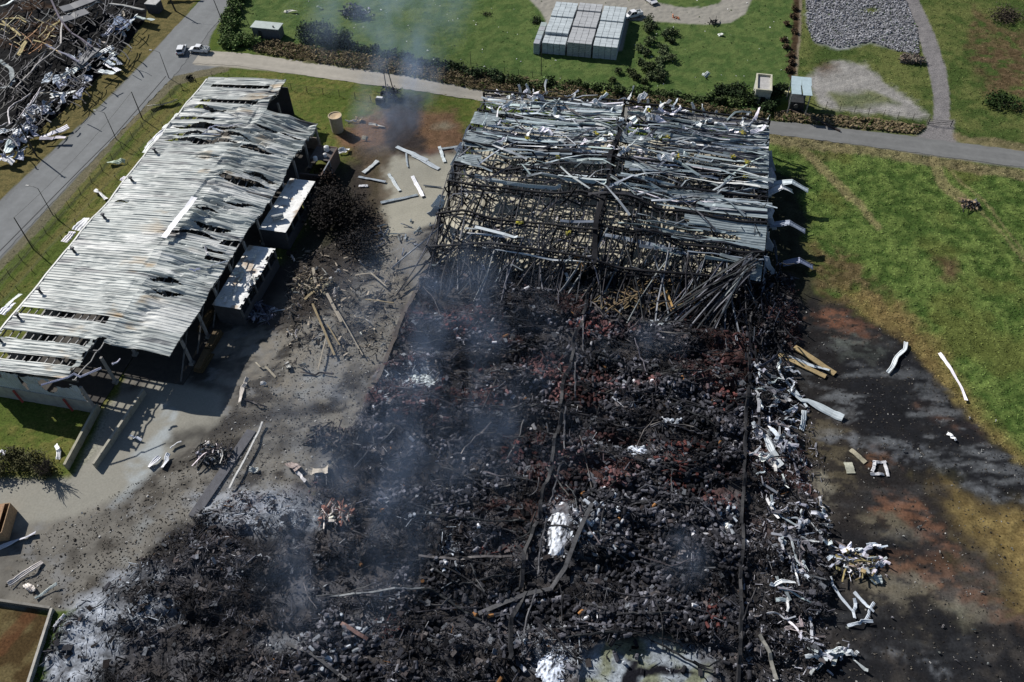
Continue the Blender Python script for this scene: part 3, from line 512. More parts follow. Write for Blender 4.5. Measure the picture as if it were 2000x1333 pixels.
for k, yy in enumerate(TY):
    for (a, c) in ((BX0, BXS), (BXS, BX1)):
        xs = np.linspace(a, c, 22); kx = np.array([a, a+5, a+11, (a+c)/2+rnd(-2, 2), c-9, c-4, c]); wob = np.interp(xs, kx, RNG.uniform(-.5, .5, 7)*(1.0+1.5*(yy < 128))); zz = np.interp(xs, kx, zB(kx, kx*0+yy)+RNG.uniform(-.5, .4, 7)*(yy < 150))+(.35 if yy < 143 or k == 0 else -.35)
        top_ = np.stack([xs, yy+wob, zz], 1); bot = top_-np.array([0, 0, .95]); b = MB(); b.ribbon(top_, .4, .3, blk); b.ribbon(bot, .3, .22, blk)
        for i in range(0, 21): b.ribbon([top_[i], bot[i+1]] if i % 2 else [bot[i], top_[i+1]], .1, .1, blk)
        b.build('truss', STEEL, B_)
    for xc in (BX0, BXS, BX1):
        zt = float(zB(xc, yy)); lean = rnd(-.4, .4)*(2.5 if yy < 125 else 1)
        part(lambda b: b.ribbon([(xc, yy, .1), (xc+lean*.4, yy, zt*.5), (xc+lean, yy+lean, zt)], .42, .42, blk), 'column', STEEL, B_)
for k, xx in enumerate(np.arange(BX0+.2, BX1+.1, 1.25)):
    y0 = rnd(104, 114); ys = np.arange(y0, BY1 if not (xx < -36 and 0) else 150, 1.6)
    zz = zB(xx+0*ys, ys)-.15; dr = 1-sstep(y0, y0+9, ys); zz = zz*(1-dr)+.5*dr; ky = np.linspace(y0, BY1, 8); zz = np.interp(ys, ky, np.interp(ky, ys, zz)+RNG.uniform(-.5, .4, 8)*(ky < 152)); P = np.stack([xx+np.interp(ys, ky, RNG.uniform(-.7, .7, 8)), ys, zz], 1)
    part(lambda b: b.ribbon(P, .15, .13, (.045, .045, .05) if k % 3 else (.09, .09, .10)), 'purlin', STEEL, B_)
ys = np.arange(112, BY1, 1.2)
part(lambda b: b.ribbon(np.stack([BXS+.5*np.sin(ys*.35), ys, zB(BXS, ys)+.2+.2*np.sin(ys*.8)], 1), .9, .5, blk), 'valley_beam', STEEL, B_)
part(lambda b: b.ribbon(np.stack([BXS+.4*np.sin(ys*.35+1), ys, zB(BXS, ys)-2.4], 1), .7, .4, blk), 'valley_beam', STEEL, B_)
for xx, nm in ((BX0, 'girt'), (BX1, 'girt')):
    for z0 in (1.6, 3.2, 4.8, 6.4):
        ys = np.arange(113, BY1, 1.5); part(lambda b: b.ribbon(np.stack([xx+(vnoise(ys*.2, ys*0+z0, 341)-.5)*1.6, ys, z0*np.clip(zB(xx, ys)/8, .4, 1)], 1), .14, .16, blk), nm, STEEL, B_)
def strip(x0, x1, yc, wd, c, dz=.1, bend=1.0, tw=.5, seed=0, drop=None):
    r = np.random.default_rng(seed); n = max(4, int(abs(x1-x0)/2.2)); t = np.sort(np.concatenate([[0, 1], r.random(n-2)])); xs = x0+(x1-x0)*t
    yy = yc+bend*np.sin(t*r.uniform(2, 6)+r.uniform(0, 6))*r.uniform(.1, 1)+r.uniform(-.06, .06)*(x1-x0)*(t-.5)
    zz = zB(xs, yy)+dz+r.uniform(-.35, .35, n)*bend
    if drop: zz = zz+drop*t**3
    P = np.stack([xs, yy, np.maximum(zz, .3)], 1); return P, np.sin(t*r.uniform(1, 5)+r.uniform(0, 6))*tw
# surviving corrugated sheets along the eaves
for (x0, x1, y0, y1) in [(9, BX1+.25, 150.5, 156.5), (12, BX1+.25, 143, 149), (15, BX1+.25, 136.2, 141.8), (-2, BX1+.2, 127.2, 130.6), (13.5, BX1+.1, 120.3, 125.5), (15.5, BX1, 114.5, 118), (BX0-.2, -35, 147, 151.5), (BX0-.2, -31, 139, 144.5), (-8, 6, 136.5, 139), (BX0-.2, -36, 133.5, 136.5), (2, 14, 131.5, 134), (-10, -2, 145, 148), (3, 18, 123.5, 126)]:
    X, Y = np.meshgrid(np.linspace(x0, x1, 16), np.arange(y0, y1, .14), indexing='ij'); n_ = fbm(X, Y, 1.5, 351)
    rag = (X-x0 if x1 > 15 else x1-X)/(x1-x0); keep = rag[:-1, :-1] > .45*vnoise(Y[:-1, :-1]*1.2, Y[:-1, :-1]*0+x0, 353)
    b = MB(); b.grid(X, Y, zB(X, Y)+.12+.09*(np.mod(Y, .56) < .16)+(n_-.5)*.6*(1-rag if x1 > 15 else rag), np.array([.29, .34, .36])*(.8+.4*n_[..., None])*(1-.25*(np.mod(Y, .56) < .16)[..., None]), keep); b.build('roof_sheet', SHEET, B_)
big = []
for i in range(430):
    left = i % 2 == 0; a, c = (BX0-.5, BXS) if left else (BXS, BX1)
    yc = BY1-1-abs(random.gauss(0, 1))*14 if random.random() < .6 else rnd(114, BY1-3)
    if yc < 112: continue
    if left and 118 < yc < 138 and random.random() < .72: continue
    if yc < 128 and random.random() < .5: continue
    L = rnd(5, 26); x0 = rnd(a, c-4); x1 = min(c, x0+L)
    lite = yc > 147
    q = random.random(); cc = jit((.50, .57, .59)) if q < ((.6 if lite else .3) if left else (.3 if lite else .12)) else (jit((.20, .24, .27)) if q < .52 else (jit((.03, .034, .045)) if q < .88 else jit((.8, .82, .84))))
    if not left and q < .22: cc = jit((.33, .38, .4))
    P, tw = strip(x0, x1, yc, 0, 0, rnd(-.2, .7), rnd(.3, 1.3), rnd(.1, .9), i); big.append((P, rnd(.2, .8) if q < .62 else rnd(.2, .5), cc, tw*1.6))
for i in range(90):                       # strips thrown diagonally over the rest
    x0 = rnd(BX0, BX1-6); y0 = rnd(126, BY1-1); L = rnd(4, 13); az = rnd(-.9, 1.1); t = np.linspace(0, 1, 4); xs = x0+L*t*cos(az); yy = y0+L*t*sin(az); yy = np.minimum(yy, BY1+1.5); zz = zB(xs, yy)+.5+.9*np.sin(t*pi)*rnd(0, 1)
    big.append((np.stack([xs, yy+.4*np.sin(t*5+i), zz], 1), rnd(.25, .5), jit(random.choice([(.50, .56, .58), (.2, .23, .25), (.06, .06, .07), (.35, .4, .42)])), np.sin(t*3+i)*.6))
big.sort(key=lambda q: -len(q[0])*q[1])
for P, wd, cc, tw in big[:85]: part(lambda b: b.ribbon(P, wd, .05, cc, tw), 'roof_sheet', SHEET, B_)
rest = MB()
for P, wd, cc, tw in big[85:]: rest.ribbon(P, wd, .05, cc, tw)
tag(rest.build('loose_roof_strips', SHEET, B_), kind='stuff')
tangle = MB()
for i in range(760):                      # fine dark web of bracing, sag rods and wires
    x0 = rnd(BX0, BX1); y0 = rnd(106, 140) if random.random() < .75 else rnd(140, 158); L = rnd(1.5, 8); az = rnd(0, pi); t = np.linspace(0, 1, 3); xs = np.clip(x0+L*(t-.5)*cos(az), BX0, BX1); yy = y0+L*(t-.5)*sin(az); zz = np.maximum(.3, zB(xs, yy)-rnd(0, 4.5)+rnd(-1, 1)*(t-.5)*4+.5*np.sin(t*5+i))
    tangle.ribbon(np.stack([xs, yy, zz], 1), rnd(.08, .38), rnd(.08, .2), jit(random.choice([blk, blk, blk, blk, (.05, .055, .065), (.14, .15, .17)])), i)
for i in range(130):
    x0 = rnd(BX0-1, BX1-2); y0 = rnd(114, 121); x1 = x0+rnd(-8, 6); y1 = rnd(101, 109); t = np.linspace(0, 1, 4); z0 = float(zB(x0, y0)); zz = z0*(1-t)**1.4+.5*t+.9*np.sin(t*pi)*rnd(-.3, 1)
    tangle.ribbon(np.stack([x0+(x1-x0)*t+.5*np.sin(t*4+i), y0+(y1-y0)*t, zz], 1), rnd(.14, .34), rnd(.1, .2), jit(random.choice([blk, blk, (.04, .04, .045), (.16, .17, .19)])), np.sin(t*3+i))
for i in range(26):                       # bundle of purlins folded down at the south-east corner
    t = np.linspace(0, 1, 12); x0 = 19.5-rnd(0, 2.5); y0 = 113.5+rnd(0, 5); x1 = rnd(1, 13); y1 = rnd(101, 106); zz = 6.2*(1-t)**.8+.6
    tangle.ribbon(np.stack([x0-(x0-x1)*t**1.1, y0+(y1-y0)*t**1.3+.25*np.sin(t*6+i), zz+.2*np.sin(i)], 1), .22, .12, jit(random.choice([blk, (.05, .055, .06), (.13, .14, .155)])), .4*np.sin(t*3+i))
for i in range(230):                      # skeleton of the east wall running on southwards, half fallen
    y0 = rnd(92, 122); x0 = BX1+rnd(-2.5, 4.5)*(1 if y0 > 100 else .6); h = (1.5+4.5*min(1, max(0, (y0-90)/20)))*rnd(.3, 1); q = np.array([x0, y0, .1]); e_ = np.array([rnd(-1.5, 1.5), rnd(-3.5, 3.5), h]) if i % 3 else np.array([rnd(-3, 3), rnd(-6, 6), rnd(0, 1)])
    s_ = np.array([0, 0, rnd(0, h)]) if i % 3 == 0 else np.zeros(3); tangle.ribbon([q+s_, q+s_+e_*.5+RNG.normal(0, .3, 3), q+s_+e_], rnd(.12, .34), .14, jit(random.choice([blk, blk, blk, (.05, .055, .075)])), i)
tag(tangle.build('bracing_tangle', STEEL, B_), kind='stuff')
def eastwall(b):
    Yw, Zw = np.meshgrid(np.arange(109, 157, .25), np.linspace(.3, 7.2, 12), indexing='ij'); n_ = fbm(Yw, Zw, 2.5, 371); Xw = BX1+.35+2.2*(1-Zw/7.2)*(n_-.1)+.06*(np.mod(Yw, .75) < .25); top = np.clip(zB(BX1, Yw)/8.0, .35, 1)
    keep = (fbm(Yw, Zw, 1.8, 373) < .60)[:-1, :-1]; b.grid(Xw, Yw, Zw*top, np.array([.20, .23, .30])*(.4+1.2*n_[..., None]), keep)  # dark blue carries the panels' shade in their own colour
part(eastwall, 'wall_panel', SHEET, B_)
for i in range(22):                       # wall cladding still hanging at the east and west eaves
    e_ = i % 2; yy = rnd(116, 152); xx = BX1+.4 if e_ else BX0-.3; s = 1 if e_ else -1; h = rnd(2, 6)
    P = np.array([(xx, yy, 6.6), (xx+s*rnd(.2, 1.2), yy+rnd(-.4, .4), 4.8), (xx+s*rnd(.4, 2.4), yy+rnd(-.8, .8), 6.6-h)]); part(lambda b: b.ribbon(P, rnd(.7, 1.8), .05, jit((.42, .47, .56)) , rnd(1.3, 1.8)), 'wall_panel', SHEET, B_)
Y_ = (.42, .38, .04)
for i, (px_, py_) in enumerate([(1045, 215), (1163, 285), (1265, 240), (1447, 275), (1427, 325), (1455, 335), (1320, 328), (1030, 285), (1300, 290), (1452, 362), (1090, 330), (1180, 205), (1015, 432), (1110, 455)]):
    q = W(px_, py_, 6.5); q[2] = float(zB(q[0], q[1]))+.7; b = MB()
    for k in range(5):
        Pp, tw = curly((0, 0, 0), rnd(.8, 1.8), .4, rnd(0, 3), 0, .5, i*9+k); b.ribbon(Pp*[1, 1, .6], rnd(.2, .45), .05, jit(Y_ if k % 2 else (.22, .2, .06)), tw)
    o = b.build('insulation_scrap', LEAF, origin=(0, 0, 0)); o.location = q; tag(o, 'clump of yellow insulation caught on the fallen warehouse roof', 'insulation', 'yellow insulation scraps on the roof')
# hanging canopies of folded cladding on the east side
for q, L, az, c, lab in [(W(1545, 362, 5), 7.0, -.15, (.55, .62, .66), 'long folded pale cladding strip sticking out over the east field'), (W(1525, 372, 4.5), 5.0, .3, (.72, .74, .78), 'ribbed white cladding strip folded down beside the east wall'), (W(1540, 442, 4.5), 6.5, -.1, (.3, .34, .42), 'bluish arched cladding strip hanging from the middle of the east wall'), (W(1560, 515, 1.2), 5.5, 0, (.22, .25, .36), 'lowest bluish cladding strip lying in the east wall shade')]:
    b = MB(); t = np.linspace(-.5, .5, 13); P = np.stack([t*L, t*0, 1.2*(1-2.4*np.abs(t))-.3], 1); R = rotz
    P = np.array([rotz(p, az) for p in P]); b.ribbon(P, 1.5, .07, c, .15*np.sin(t*6)); 
    for k in (-.5, .5): b.ribbon(P+[0, k, .07], .12, .08, tuple(.8*v for v in c))
    b.ribbon([(-L*.5, 0, -.4), (-L*.5-1.2, 0, -q[2]+.1)], .3, .1, c)
    o = b.build('cladding_strip', SHEET, origin=(0, 0, 0)); o.location = q; tag(o, lab, 'cladding')
#PART3
# ------------------------------------------------------------------ burnt stock, beams and scrap
def rots(k, tilt=1.0):
    a = RNG.uniform(0, 2*pi, k); t = RNG.normal(0, 1, k)*.5*tilt; u = RNG.uniform(0, 2*pi, k)
    ca, sa = np.cos(a), np.sin(a); ct, st_ = np.cos(t), np.sin(t); cu, su = np.cos(u), np.sin(u)
    Rz = np.zeros((k, 3, 3)); Rz[:, 0, 0] = ca; Rz[:, 0, 1] = -sa; Rz[:, 1, 0] = sa; Rz[:, 1, 1] = ca; Rz[:, 2, 2] = 1
    Rx = np.zeros((k, 3, 3)); Rx[:, 0, 0] = 1; Rx[:, 1, 1] = ct; Rx[:, 1, 2] = -st_; Rx[:, 2, 1] = st_; Rx[:, 2, 2] = ct
    Ru = np.zeros((k, 3, 3)); Ru[:, 0, 0] = cu; Ru[:, 0, 1] = -su; Ru[:, 1, 0] = su; Ru[:, 1, 1] = cu; Ru[:, 2, 2] = 1
    return Rz@Rx@Ru
def scatter(n, poly_px, dens=None, seed=0):
    P = np.array([W(*p)[:2] for p in poly_px]); r = np.random.default_rng(seed); lo, hi = P.min(0), P.max(0)
    lo = np.maximum(lo, [-190, 18]); hi = np.minimum(hi, [95, 258]); q = r.uniform(lo, hi, (n*4, 2)); X, Y = PX(q[:, 0], q[:, 1])
    ok = (sdist(X, Y, poly_px) < 0) & (X > -60) & (X < 2060) & (Y > -60) & (Y < 1400)
    if dens is not None: ok &= r.random(len(q)) < dens(q[:, 0], q[:, 1], X, Y)
    return q[ok][:n]
def debris_color(q, X, Y, r):
    k = len(q); base = np.array([[.022, .022, .026]])*np.ones((k, 1)); u = r.random(k)[:, None]
    base = np.where(u > .5, [[.045, .045, .052]], base); base = np.where(u > .78, [[.09, .09, .105]], base); base = np.where(u > .94, [[.15, .15, .17]], base); base = np.where(u > .99, [[.42, .42, .44]], base)
    n1 = fbm(q[:, 0], q[:, 1]*1.6, 8, 101); red = (sstep(.5, .62, n1)*(Y > 560)*(Y < 1000)*.8)[:, None]*(r.random(k) < .6)[:, None]
    base = base*(1-red)+np.array([[.088, .042, .040]])*r.uniform(.5, 1.6, (k, 1))*red
    hot = np.zeros(k)
    for cx, cy, rx, ry in [(905, 640, 40, 20), (1330, 885, 60, 30), (1330, 940, 50, 30), (1150, 640, 40, 16), (940, 730, 40, 20), (1420, 780, 40, 25), (1130, 790, 30, 20), (860, 770, 40, 30), (980, 1075, 40, 20), (1390, 1210, 30, 30), (760, 1230, 30, 20), (1020, 870, 40, 30)]: hot = np.maximum(hot, np.clip(1.3-np.hypot((X-cx)/rx, (Y-cy)/ry), 0, 1))
    h = (hot > r.random(k)*2.6)[:, None]; base = np.where(h, np.array([[.10, .040, .037]])*r.uniform(.4, 1.3, (k, 1)), base)
    org = (r.random(k) < .002)[:, None]; base = np.where(org, [[.24, .12, .05]], base)
    am = np.zeros(k)
    for cx, cy, rx, ry, kk in ASH: am = np.maximum(am, np.clip(1.3-np.hypot((X-cx)/rx, (Y-cy)/ry), 0, 1)*kk)
    base = base*midvar(q); a = (am > r.random(k)*1.4)[:, None]; return np.where(a, np.array([[.34, .37, .41]])*r.uniform(.5, 1.4, (k, 1)), base)
def midvar(q): return (.4+1.0*sstep(.35, .68, fbm(q[:, 0], q[:, 1]*1.3, 6, 153, 4, .6)))[:, None]
def dens_pile(xx, yy, X, Y): return np.clip(.15+1.2*sstep(.38, .62, fbm(xx*.45, yy, 3.2, 121)), 0, 1)
# drums
def clearz(X, Y): return np.where((sdist(X, Y, TARP) < 6) | (np.hypot((X-1093)/22, (Y-1040)/52) < 1), .04, 1.0)
def drumrot(q, r):
    k = len(q); az = fbm(q[:, 0], q[:, 1], 6, 139)*9+r.normal(0, .35, k); tl = np.where(r.random(k) < .25, r.normal(0, .3, k), pi/2+r.normal(0, .3, k)); ca, sa, ct, st_ = np.cos(az), np.sin(az), np.cos(tl), np.sin(tl)
    A = np.zeros((k, 3, 3)); A[:, 0, 0] = ca; A[:, 0, 1] = -sa; A[:, 1, 0] = sa; A[:, 1, 1] = ca; A[:, 2, 2] = 1; B = np.zeros((k, 3, 3)); B[:, 0, 0] = 1; B[:, 1, 1] = ct; B[:, 1, 2] = -st_; B[:, 2, 1] = st_; B[:, 2, 2] = ct; return A@B
k_ = np.arange(9)*2*pi/9; ring = np.stack([np.cos(k_)*.27, np.sin(k_)*.27], 1)
dv = np.concatenate([np.c_[ring*.93, np.full(9, -.5)], np.c_[ring, np.full(9, -.42)], np.c_[ring, np.full(9, .42)], np.c_[ring*.93, np.full(9, .5)]])
df = np.array([[a*9+i, a*9+(i+1) % 9, (a+1)*9+(i+1) % 9, (a+1)*9+i] for a in range(3) for i in range(9)]+[[0, 8, 7, 6], [0, 6, 5, 4], [0, 4, 3, 2], [0, 2, 1, 1], [27, 28, 29, 30], [27, 30, 31, 32], [27, 32, 33, 34], [27, 34, 35, 35]])
df = df[[i for i in range(len(df)) if len(set(df[i])) == 4]]
CORE = [(830, 560), (1540, 560), (1500, 700), (1450, 760), (1455, 960), (1470, 1400), (560, 1400), (640, 1040), (740, 930), (720, 790), (800, 620)]
q = scatter(5600, CORE, lambda a, b_, X, Y: (.06+sstep(.46, .56, fbm(a*.5, b_, 4.2, 129)))*(.35+.65*(Y > 620))*clearz(X, Y), 5)
r_ = np.random.default_rng(6); X, Y = PX(q[:, 0], q[:, 1]); order = np.argsort(-Y); q = q[order]; X, Y = X[order], Y[order]
dc = debris_color(q, X, Y, r_)*1.25; sz = r_.uniform(.75, 1.15, len(q)); Rm = drumrot(q, r_)*sz[:, None, None]; up_ = r_.random(len(q)) < .45
pos = np.c_[q, ZG(q[:, 0], q[:, 1])+.22+r_.uniform(0, .25, len(q))]
vis = np.where((X > 560) & (X < 1480) & (Y < 1333))[0]; ind = set(vis[:300].tolist()); far = [i for i in range(len(q)) if i not in ind]
b = MB(); b.many(dv, df, Rm[far], pos[far], dc[far]); tag(b.build('charred_drums', CHAR), 'dense spread of charred small drums across the burnt warehouse floor', 'drums', None, 'stuff')
pal = {}
for n_i, i in enumerate(sorted(ind)):
    key = tuple(np.round(dc[i]*12).astype(int))
    if key not in pal:
        b = MB(); b.add(dv, df, dc[i]); pal[key] = b.build('charred_drum', CHAR, origin=(0, 0, 0)); o = pal[key]
    else: o = pal[key].copy(); C.objects.link(o)
    Mx = Matrix([list(Rm[i][a])+[pos[i][a]] for a in range(3)]+[[0, 0, 0, 1]]); o.matrix_world = Mx
    tag(o, 'charred small drum heaped in the nearest part of the burnt warehouse floor', 'drum', 'charred drums in the foreground')
def ashd(X, Y):
    a = np.zeros(np.shape(X))
    for cx, cy, rx, ry, kk in ASH: a = np.maximum(a, np.clip(1.5-np.hypot((X-cx)/rx, (Y-cy)/ry), 0, 1)*kk*(X < 700))
    return a
# rubble fragments: sticks, flakes, lumps
def boxes(n, poly, dens, smin, smax, seed, name, label, elong=4, lift=.0, colf=debris_color, material=CHAR, gain=1.0, flat=.35, emin=1.2):
    q = scatter(n, poly, dens, seed); r = np.random.default_rng(seed+1); X, Y = PX(q[:, 0], q[:, 1]); k = len(q)
    L = np.exp(r.uniform(np.log(smin), np.log(smax), k)); e = r.uniform(emin, elong, k); sx, sy, sz = L, L/e, L/e*r.uniform(flat*.4, flat*1.6, k)+.03
    Rm = rots(k, .7)*np.stack([sx, sy, sz], 1)[:, None, :]; tv = np.array([(a, b_, d) for d in (-.5, .5) for b_ in (-.5, .5) for a in (-.5, .5)])*1.0
    tv[1, 2] += .35; tv[6, 1] -= .25; tv[4, 0] += .2
    pos = np.c_[q, ZG(q[:, 0], q[:, 1])+sz*.4+r.uniform(0, lift+.02, k)]
    b = MB(); b.many(tv, BOXF, Rm, pos, colf(q, X, Y, r)*gain); return tag(b.build(name, material), label, 'rubble', None, 'stuff')
boxes(62000, RUB, lambda a, b_, X, Y: (.35+.65*dens_pile(a, b_, X, Y))*clearz(X, Y)*(1-.75*ashd(X, Y)), .1, .6, 31, 'burnt_rubble', 'dense burnt rubble covering the floor of the collapsed warehouse', 7, .35, emin=1.6, flat=.25)
boxes(15000, RUB, lambda a, b_, X, Y: dens_pile(a, b_, X, Y)*clearz(X, Y)*(1-.85*ashd(X, Y)), .5, 2.0, 33, 'charred_sticks', 'thin charred rods and slats mixed through the burnt warehouse rubble', 30, .6, emin=12, flat=.9)
boxes(5200, RUB, lambda a, b_, X, Y: dens_pile(a, b_, X, Y)*clearz(X, Y)*(1-.9*ashd(X, Y)), .35, 1.25, 61, 'charred_sheets', 'thin charred sheet and board fragments strewn over the burnt warehouse rubble', 3, .5, lambda q, X, Y, r: np.array([[.06, .06, .07], [.11, .10, .10], [.065, .055, .055], [.03, .03, .034], [.16, .17, .19]])[r.integers(0, 5, len(q))]*r.uniform(.4, 1.4, (len(q), 1))*midvar(q), flat=.04)
def yardcol(q, X, Y, r):
    k = len(q); u = r.random(k)[:, None]; base = np.where(u < .5, [[.05, .045, .04]], [[.15, .135, .115]]); base = np.where(u > .88, [[.4, .39, .37]], base); return base*r.uniform(.6, 1.4, (k, 1))
boxes(7000, [(560, 560), (800, 560), (740, 760), (640, 960), (430, 1040), (120, 1190), (0, 1150), (60, 1050), (380, 880), (520, 720)], lambda a, b_, X, Y: np.clip(np.exp(-np.abs(((Y-1130)+(X-150)*.72-0)/170.))+.12, 0, 1), .06, .38, 35, 'yard_debris', 'small fragments scattered over the concrete yard', 5, 0, yardcol)
boxes(1500, [(560, 500), (740, 440), (800, 560), (720, 700), (560, 690)], None, .2, 1.3, 37, 'splintered_debris', 'splintered pale debris heaped beside the annexes', 18, .5, lambda q, X, Y, r: np.where(r.random(len(q))[:, None] < .68, [[.04, .036, .034]], [[.30, .26, .21]])*r.uniform(.5, 1.5, (len(q), 1)))
boxes(2600, [(1450, 730), (1560, 740), (1640, 1000), (1660, 1400), (1440, 1400)], lambda a, b_, X, Y: np.clip(1.2-np.abs(X-1530)/90, .1, 1), .2, 1.3, 39, 'shredded_metal', 'shredded pale metal strewn along the east side of the burnt warehouse', 16, .3, lambda q, X, Y, r: np.where(r.random(len(q))[:, None] < .62, [[.06, .055, .055]], [[.36, .36, .40]])*r.uniform(.4, 1.5, (len(q), 1)), emin=3)
boxes(5000, BURN, None, .06, .3, 41, 'burnt_pebbles', 'small black lumps on the scorched bare ground', 3, 0, yardcol, gain=.7)
boxes(700, TOPL+[], None, .15, .5, 43, 'lawn_litter', 'pale paper and sheet litter on the far lawn', 3, 0, lambda q, X, Y, r: np.where(r.random(len(q))[:, None] < .8, [[.08, .12, .04]], [[.75, .75, .72]]))
# cut vegetation / litter verge
def leafc(q, X, Y, r): return np.where(r.random(len(q))[:, None] < .2, [[.05, .07, .02]], [[.19, .15, .09]])*r.uniform(.3, 1.5, (len(q), 1))
boxes(13000, [(488, 88), (540, 85), (700, 108), (850, 135), (1000, 155), (1240, 185), (1400, 212), (1505, 225), (1505, 234), (1300, 212), (1100, 196), (940, 178), (800, 150), (700, 136), (600, 121), (500, 104)], None, .2, .9, 45, 'dry_cuttings', 'heaped dry brown cuttings along the far verge of the side road', 9, .7, leafc, flat=.5, emin=2)
boxes(3000, [(1515, 222), (1600, 225), (1700, 234), (1810, 248), (1790, 263), (1700, 254), (1600, 243), (1512, 236)], None, .2, .9, 47, 'dry_litter', 'dry brown litter along the side road below the gravel yard', 5, .3, leafc, flat=.6)
boxes(11000, GRAV, lambda a, b_, X, Y: 1-np.clip(1.2-np.hypot((X-1700)/22, (Y-20)/10), 0, 1), .14, .5, 49, 'gravel', 'coarse blue-grey rubble stones covering the gravel yard', 2, .1, lambda q, X, Y, r: np.array([[.31, .31, .33]])*r.uniform(.4, 1.5, (len(q), 1)), flat=.9)
# grass tufts: clumps of blades over the east meadow and dry margin
def tufts(n, poly, dens, smin, smax, seed, name, label, cf, up=.4):
    q = scatter(n, poly, dens, seed); r = np.random.default_rng(seed+1); X, Y = PX(q[:, 0], q[:, 1]); k = len(q); s = r.uniform(smin, smax, k)
    az = r.uniform(0, pi, k); w_ = s*.6; dx, dy = np.cos(az)*w_, np.sin(az)*w_; lx, ly = r.normal(0, .5, (2, k))*s
    z0 = ZG(q[:, 0], q[:, 1])-.03; V = np.stack([np.c_[q[:, 0]-dx, q[:, 1]-dy, z0], np.c_[q[:, 0]+dx, q[:, 1]+dy, z0], np.c_[q[:, 0]+dx*.7+lx, q[:, 1]+dy*.7+ly, z0+s*up], np.c_[q[:, 0]-dx*.4+lx, q[:, 1]-dy*.4+ly, z0+s*up*.8]], 1)
    b = MB(); f = np.arange(k*4).reshape(k, 4); b.add(V.reshape(-1, 3), f, np.repeat(cf(q, X, Y, r), 4, 0)); return tag(b.build(name, LEAF), label, 'grass', None, 'stuff')
def gcol(q, X, Y, r):
    c_ = CG(q[:, 0], q[:, 1]); return np.clip(c_*r.uniform(.9, 2.0, (len(q), 1)), .004, .5)
def onlygrass(a, b_, X, Y): c_ = CG(a, b_); return (c_[:, 1] > .055)*(c_[:, 2] < .09)*1.0
tufts(36000, [(1500, 262), (2100, 340), (2100, 1120), (1850, 760), (1600, 560)], onlygrass, .14, .34, 51, 'meadow_grass', 'rough green meadow grass east of the burnt warehouse', gcol)
tufts(16000, [(1560, -60), (2100, -60), (2100, 310), (1850, 262), (1560, 225)], onlygrass, .14, .36, 53, 'far_meadow_grass', 'rough grass around the curved gravel path', gcol)
tufts(12000, LAWN, onlygrass, .12, .3, 55, 'verge_grass', 'short grass between the main road and the long warehouse', gcol)
tufts(1500, GRAV, None, .3, .7, 63, 'gravel_weeds', 'green weeds growing through the gravel yard', lambda q, X, Y, r: np.array([[.05, .09, .03]])*r.uniform(.5, 1.6, (len(q), 1)))
tufts(9000, TOPL, onlygrass, .12, .28, 57, 'lawn_grass', 'short mown grass of the far lawn', gcol)
tufts(3000, [(1000, 165), (1500, 205), (1500, 228), (1200, 200), (1000, 180)], None, .4, 1.2, 59, 'verge_scrub', 'dark green scrub along the verge behind the collapsed warehouse', lambda q, X, Y, r: np.array([[.03, .055, .015]])*r.uniform(.5, 2, (len(q), 1)))
# ---- twisted beams lying in the burnt area
def fallen(path, wd, ht, c, lab, grp=None, name='steel_beam', cat='beam', tw=0.0, n=14, wob=.25, zb=.5, seed=0):
    P = np.array([at(*p) for p in path]); L = np.concatenate([[0], np.cumsum(np.linalg.norm(np.diff(P, axis=0), axis=1))]); t = np.linspace(0, L[-1], n)
    Q = np.stack([np.interp(t, L, P[:, i]) for i in range(3)], 1); r = np.random.default_rng(seed)
    Q[:, :2] += (np.stack([fbm(t, t*0+seed, 4, 7), fbm(t, t*0+seed, 4, 8)], 1)-.5)*wob*6; Q[:, 2] = ZG(Q[:, 0], Q[:, 1])+zb*(.5+r.random(n)*.5)+ht/2
    org = Q[n//2].copy(); b = MB(); b.ribbon(Q-org, wd, ht, c, tw*np.sin(t*.5+seed)); o = b.build(name, STEEL, origin=(0, 0, 0)); o.location = org; return tag(o, lab, cat, grp)
K = (.03, .03, .033); G2 = (.10, .10, .11)
LB = 'blackened twisted steel beam fallen across the burnt warehouse rubble'; GB = 'fallen beams in the burnt rubble'
def wpx(x, y): a, b_ = PX(x, y); return (float(a), float(b_))
for k, yy in enumerate([104, 98, 92.5, 86, 79.5, 73, 66, 58, 50, 44]):
    for (a, c) in ((BX0+1, BXS-.5), (BXS+.5, BX1-1)):
        if a < -30 and yy < 75: a += 8
        for j in range(2):
            s_ = rnd(0, .35); e2 = rnd(.7, 1); fallen([wpx(a+(c-a)*s_, yy+rnd(-1.5, 1.5)), wpx(a+(c-a)*(s_+e2)/2, yy+rnd(-2.5, 2.5)), wpx(a+(c-a)*e2, yy+rnd(-1.5, 1.5))], rnd(.14, .3), rnd(.1, .2), jit(random.choice([K, K, (.05, .05, .055)])), LB, GB, tw=1, n=22, seed=k*10+j, zb=.9)
for i in range(90):
    x0, y0 = rnd(BX0+2, BX1), rnd(42, 112); L = rnd(3, 10); az = rnd(0, pi); P = [wpx(x0-L/2*cos(az), y0-L/2*sin(az)), wpx(x0+rnd(-1, 1), y0+rnd(-1, 1)), wpx(x0+L/2*cos(az), y0+L/2*sin(az))]
    X, Y = PX(x0, y0)
    if not inpoly(X, Y, RUB)[0]: continue
    fallen(P, rnd(.1, .24), rnd(.08, .16), jit(random.choice([K, K, K, G2, (.12, .11, .11)])), LB, GB, tw=1, n=7, wob=.15, seed=100+i, zb=1.0)
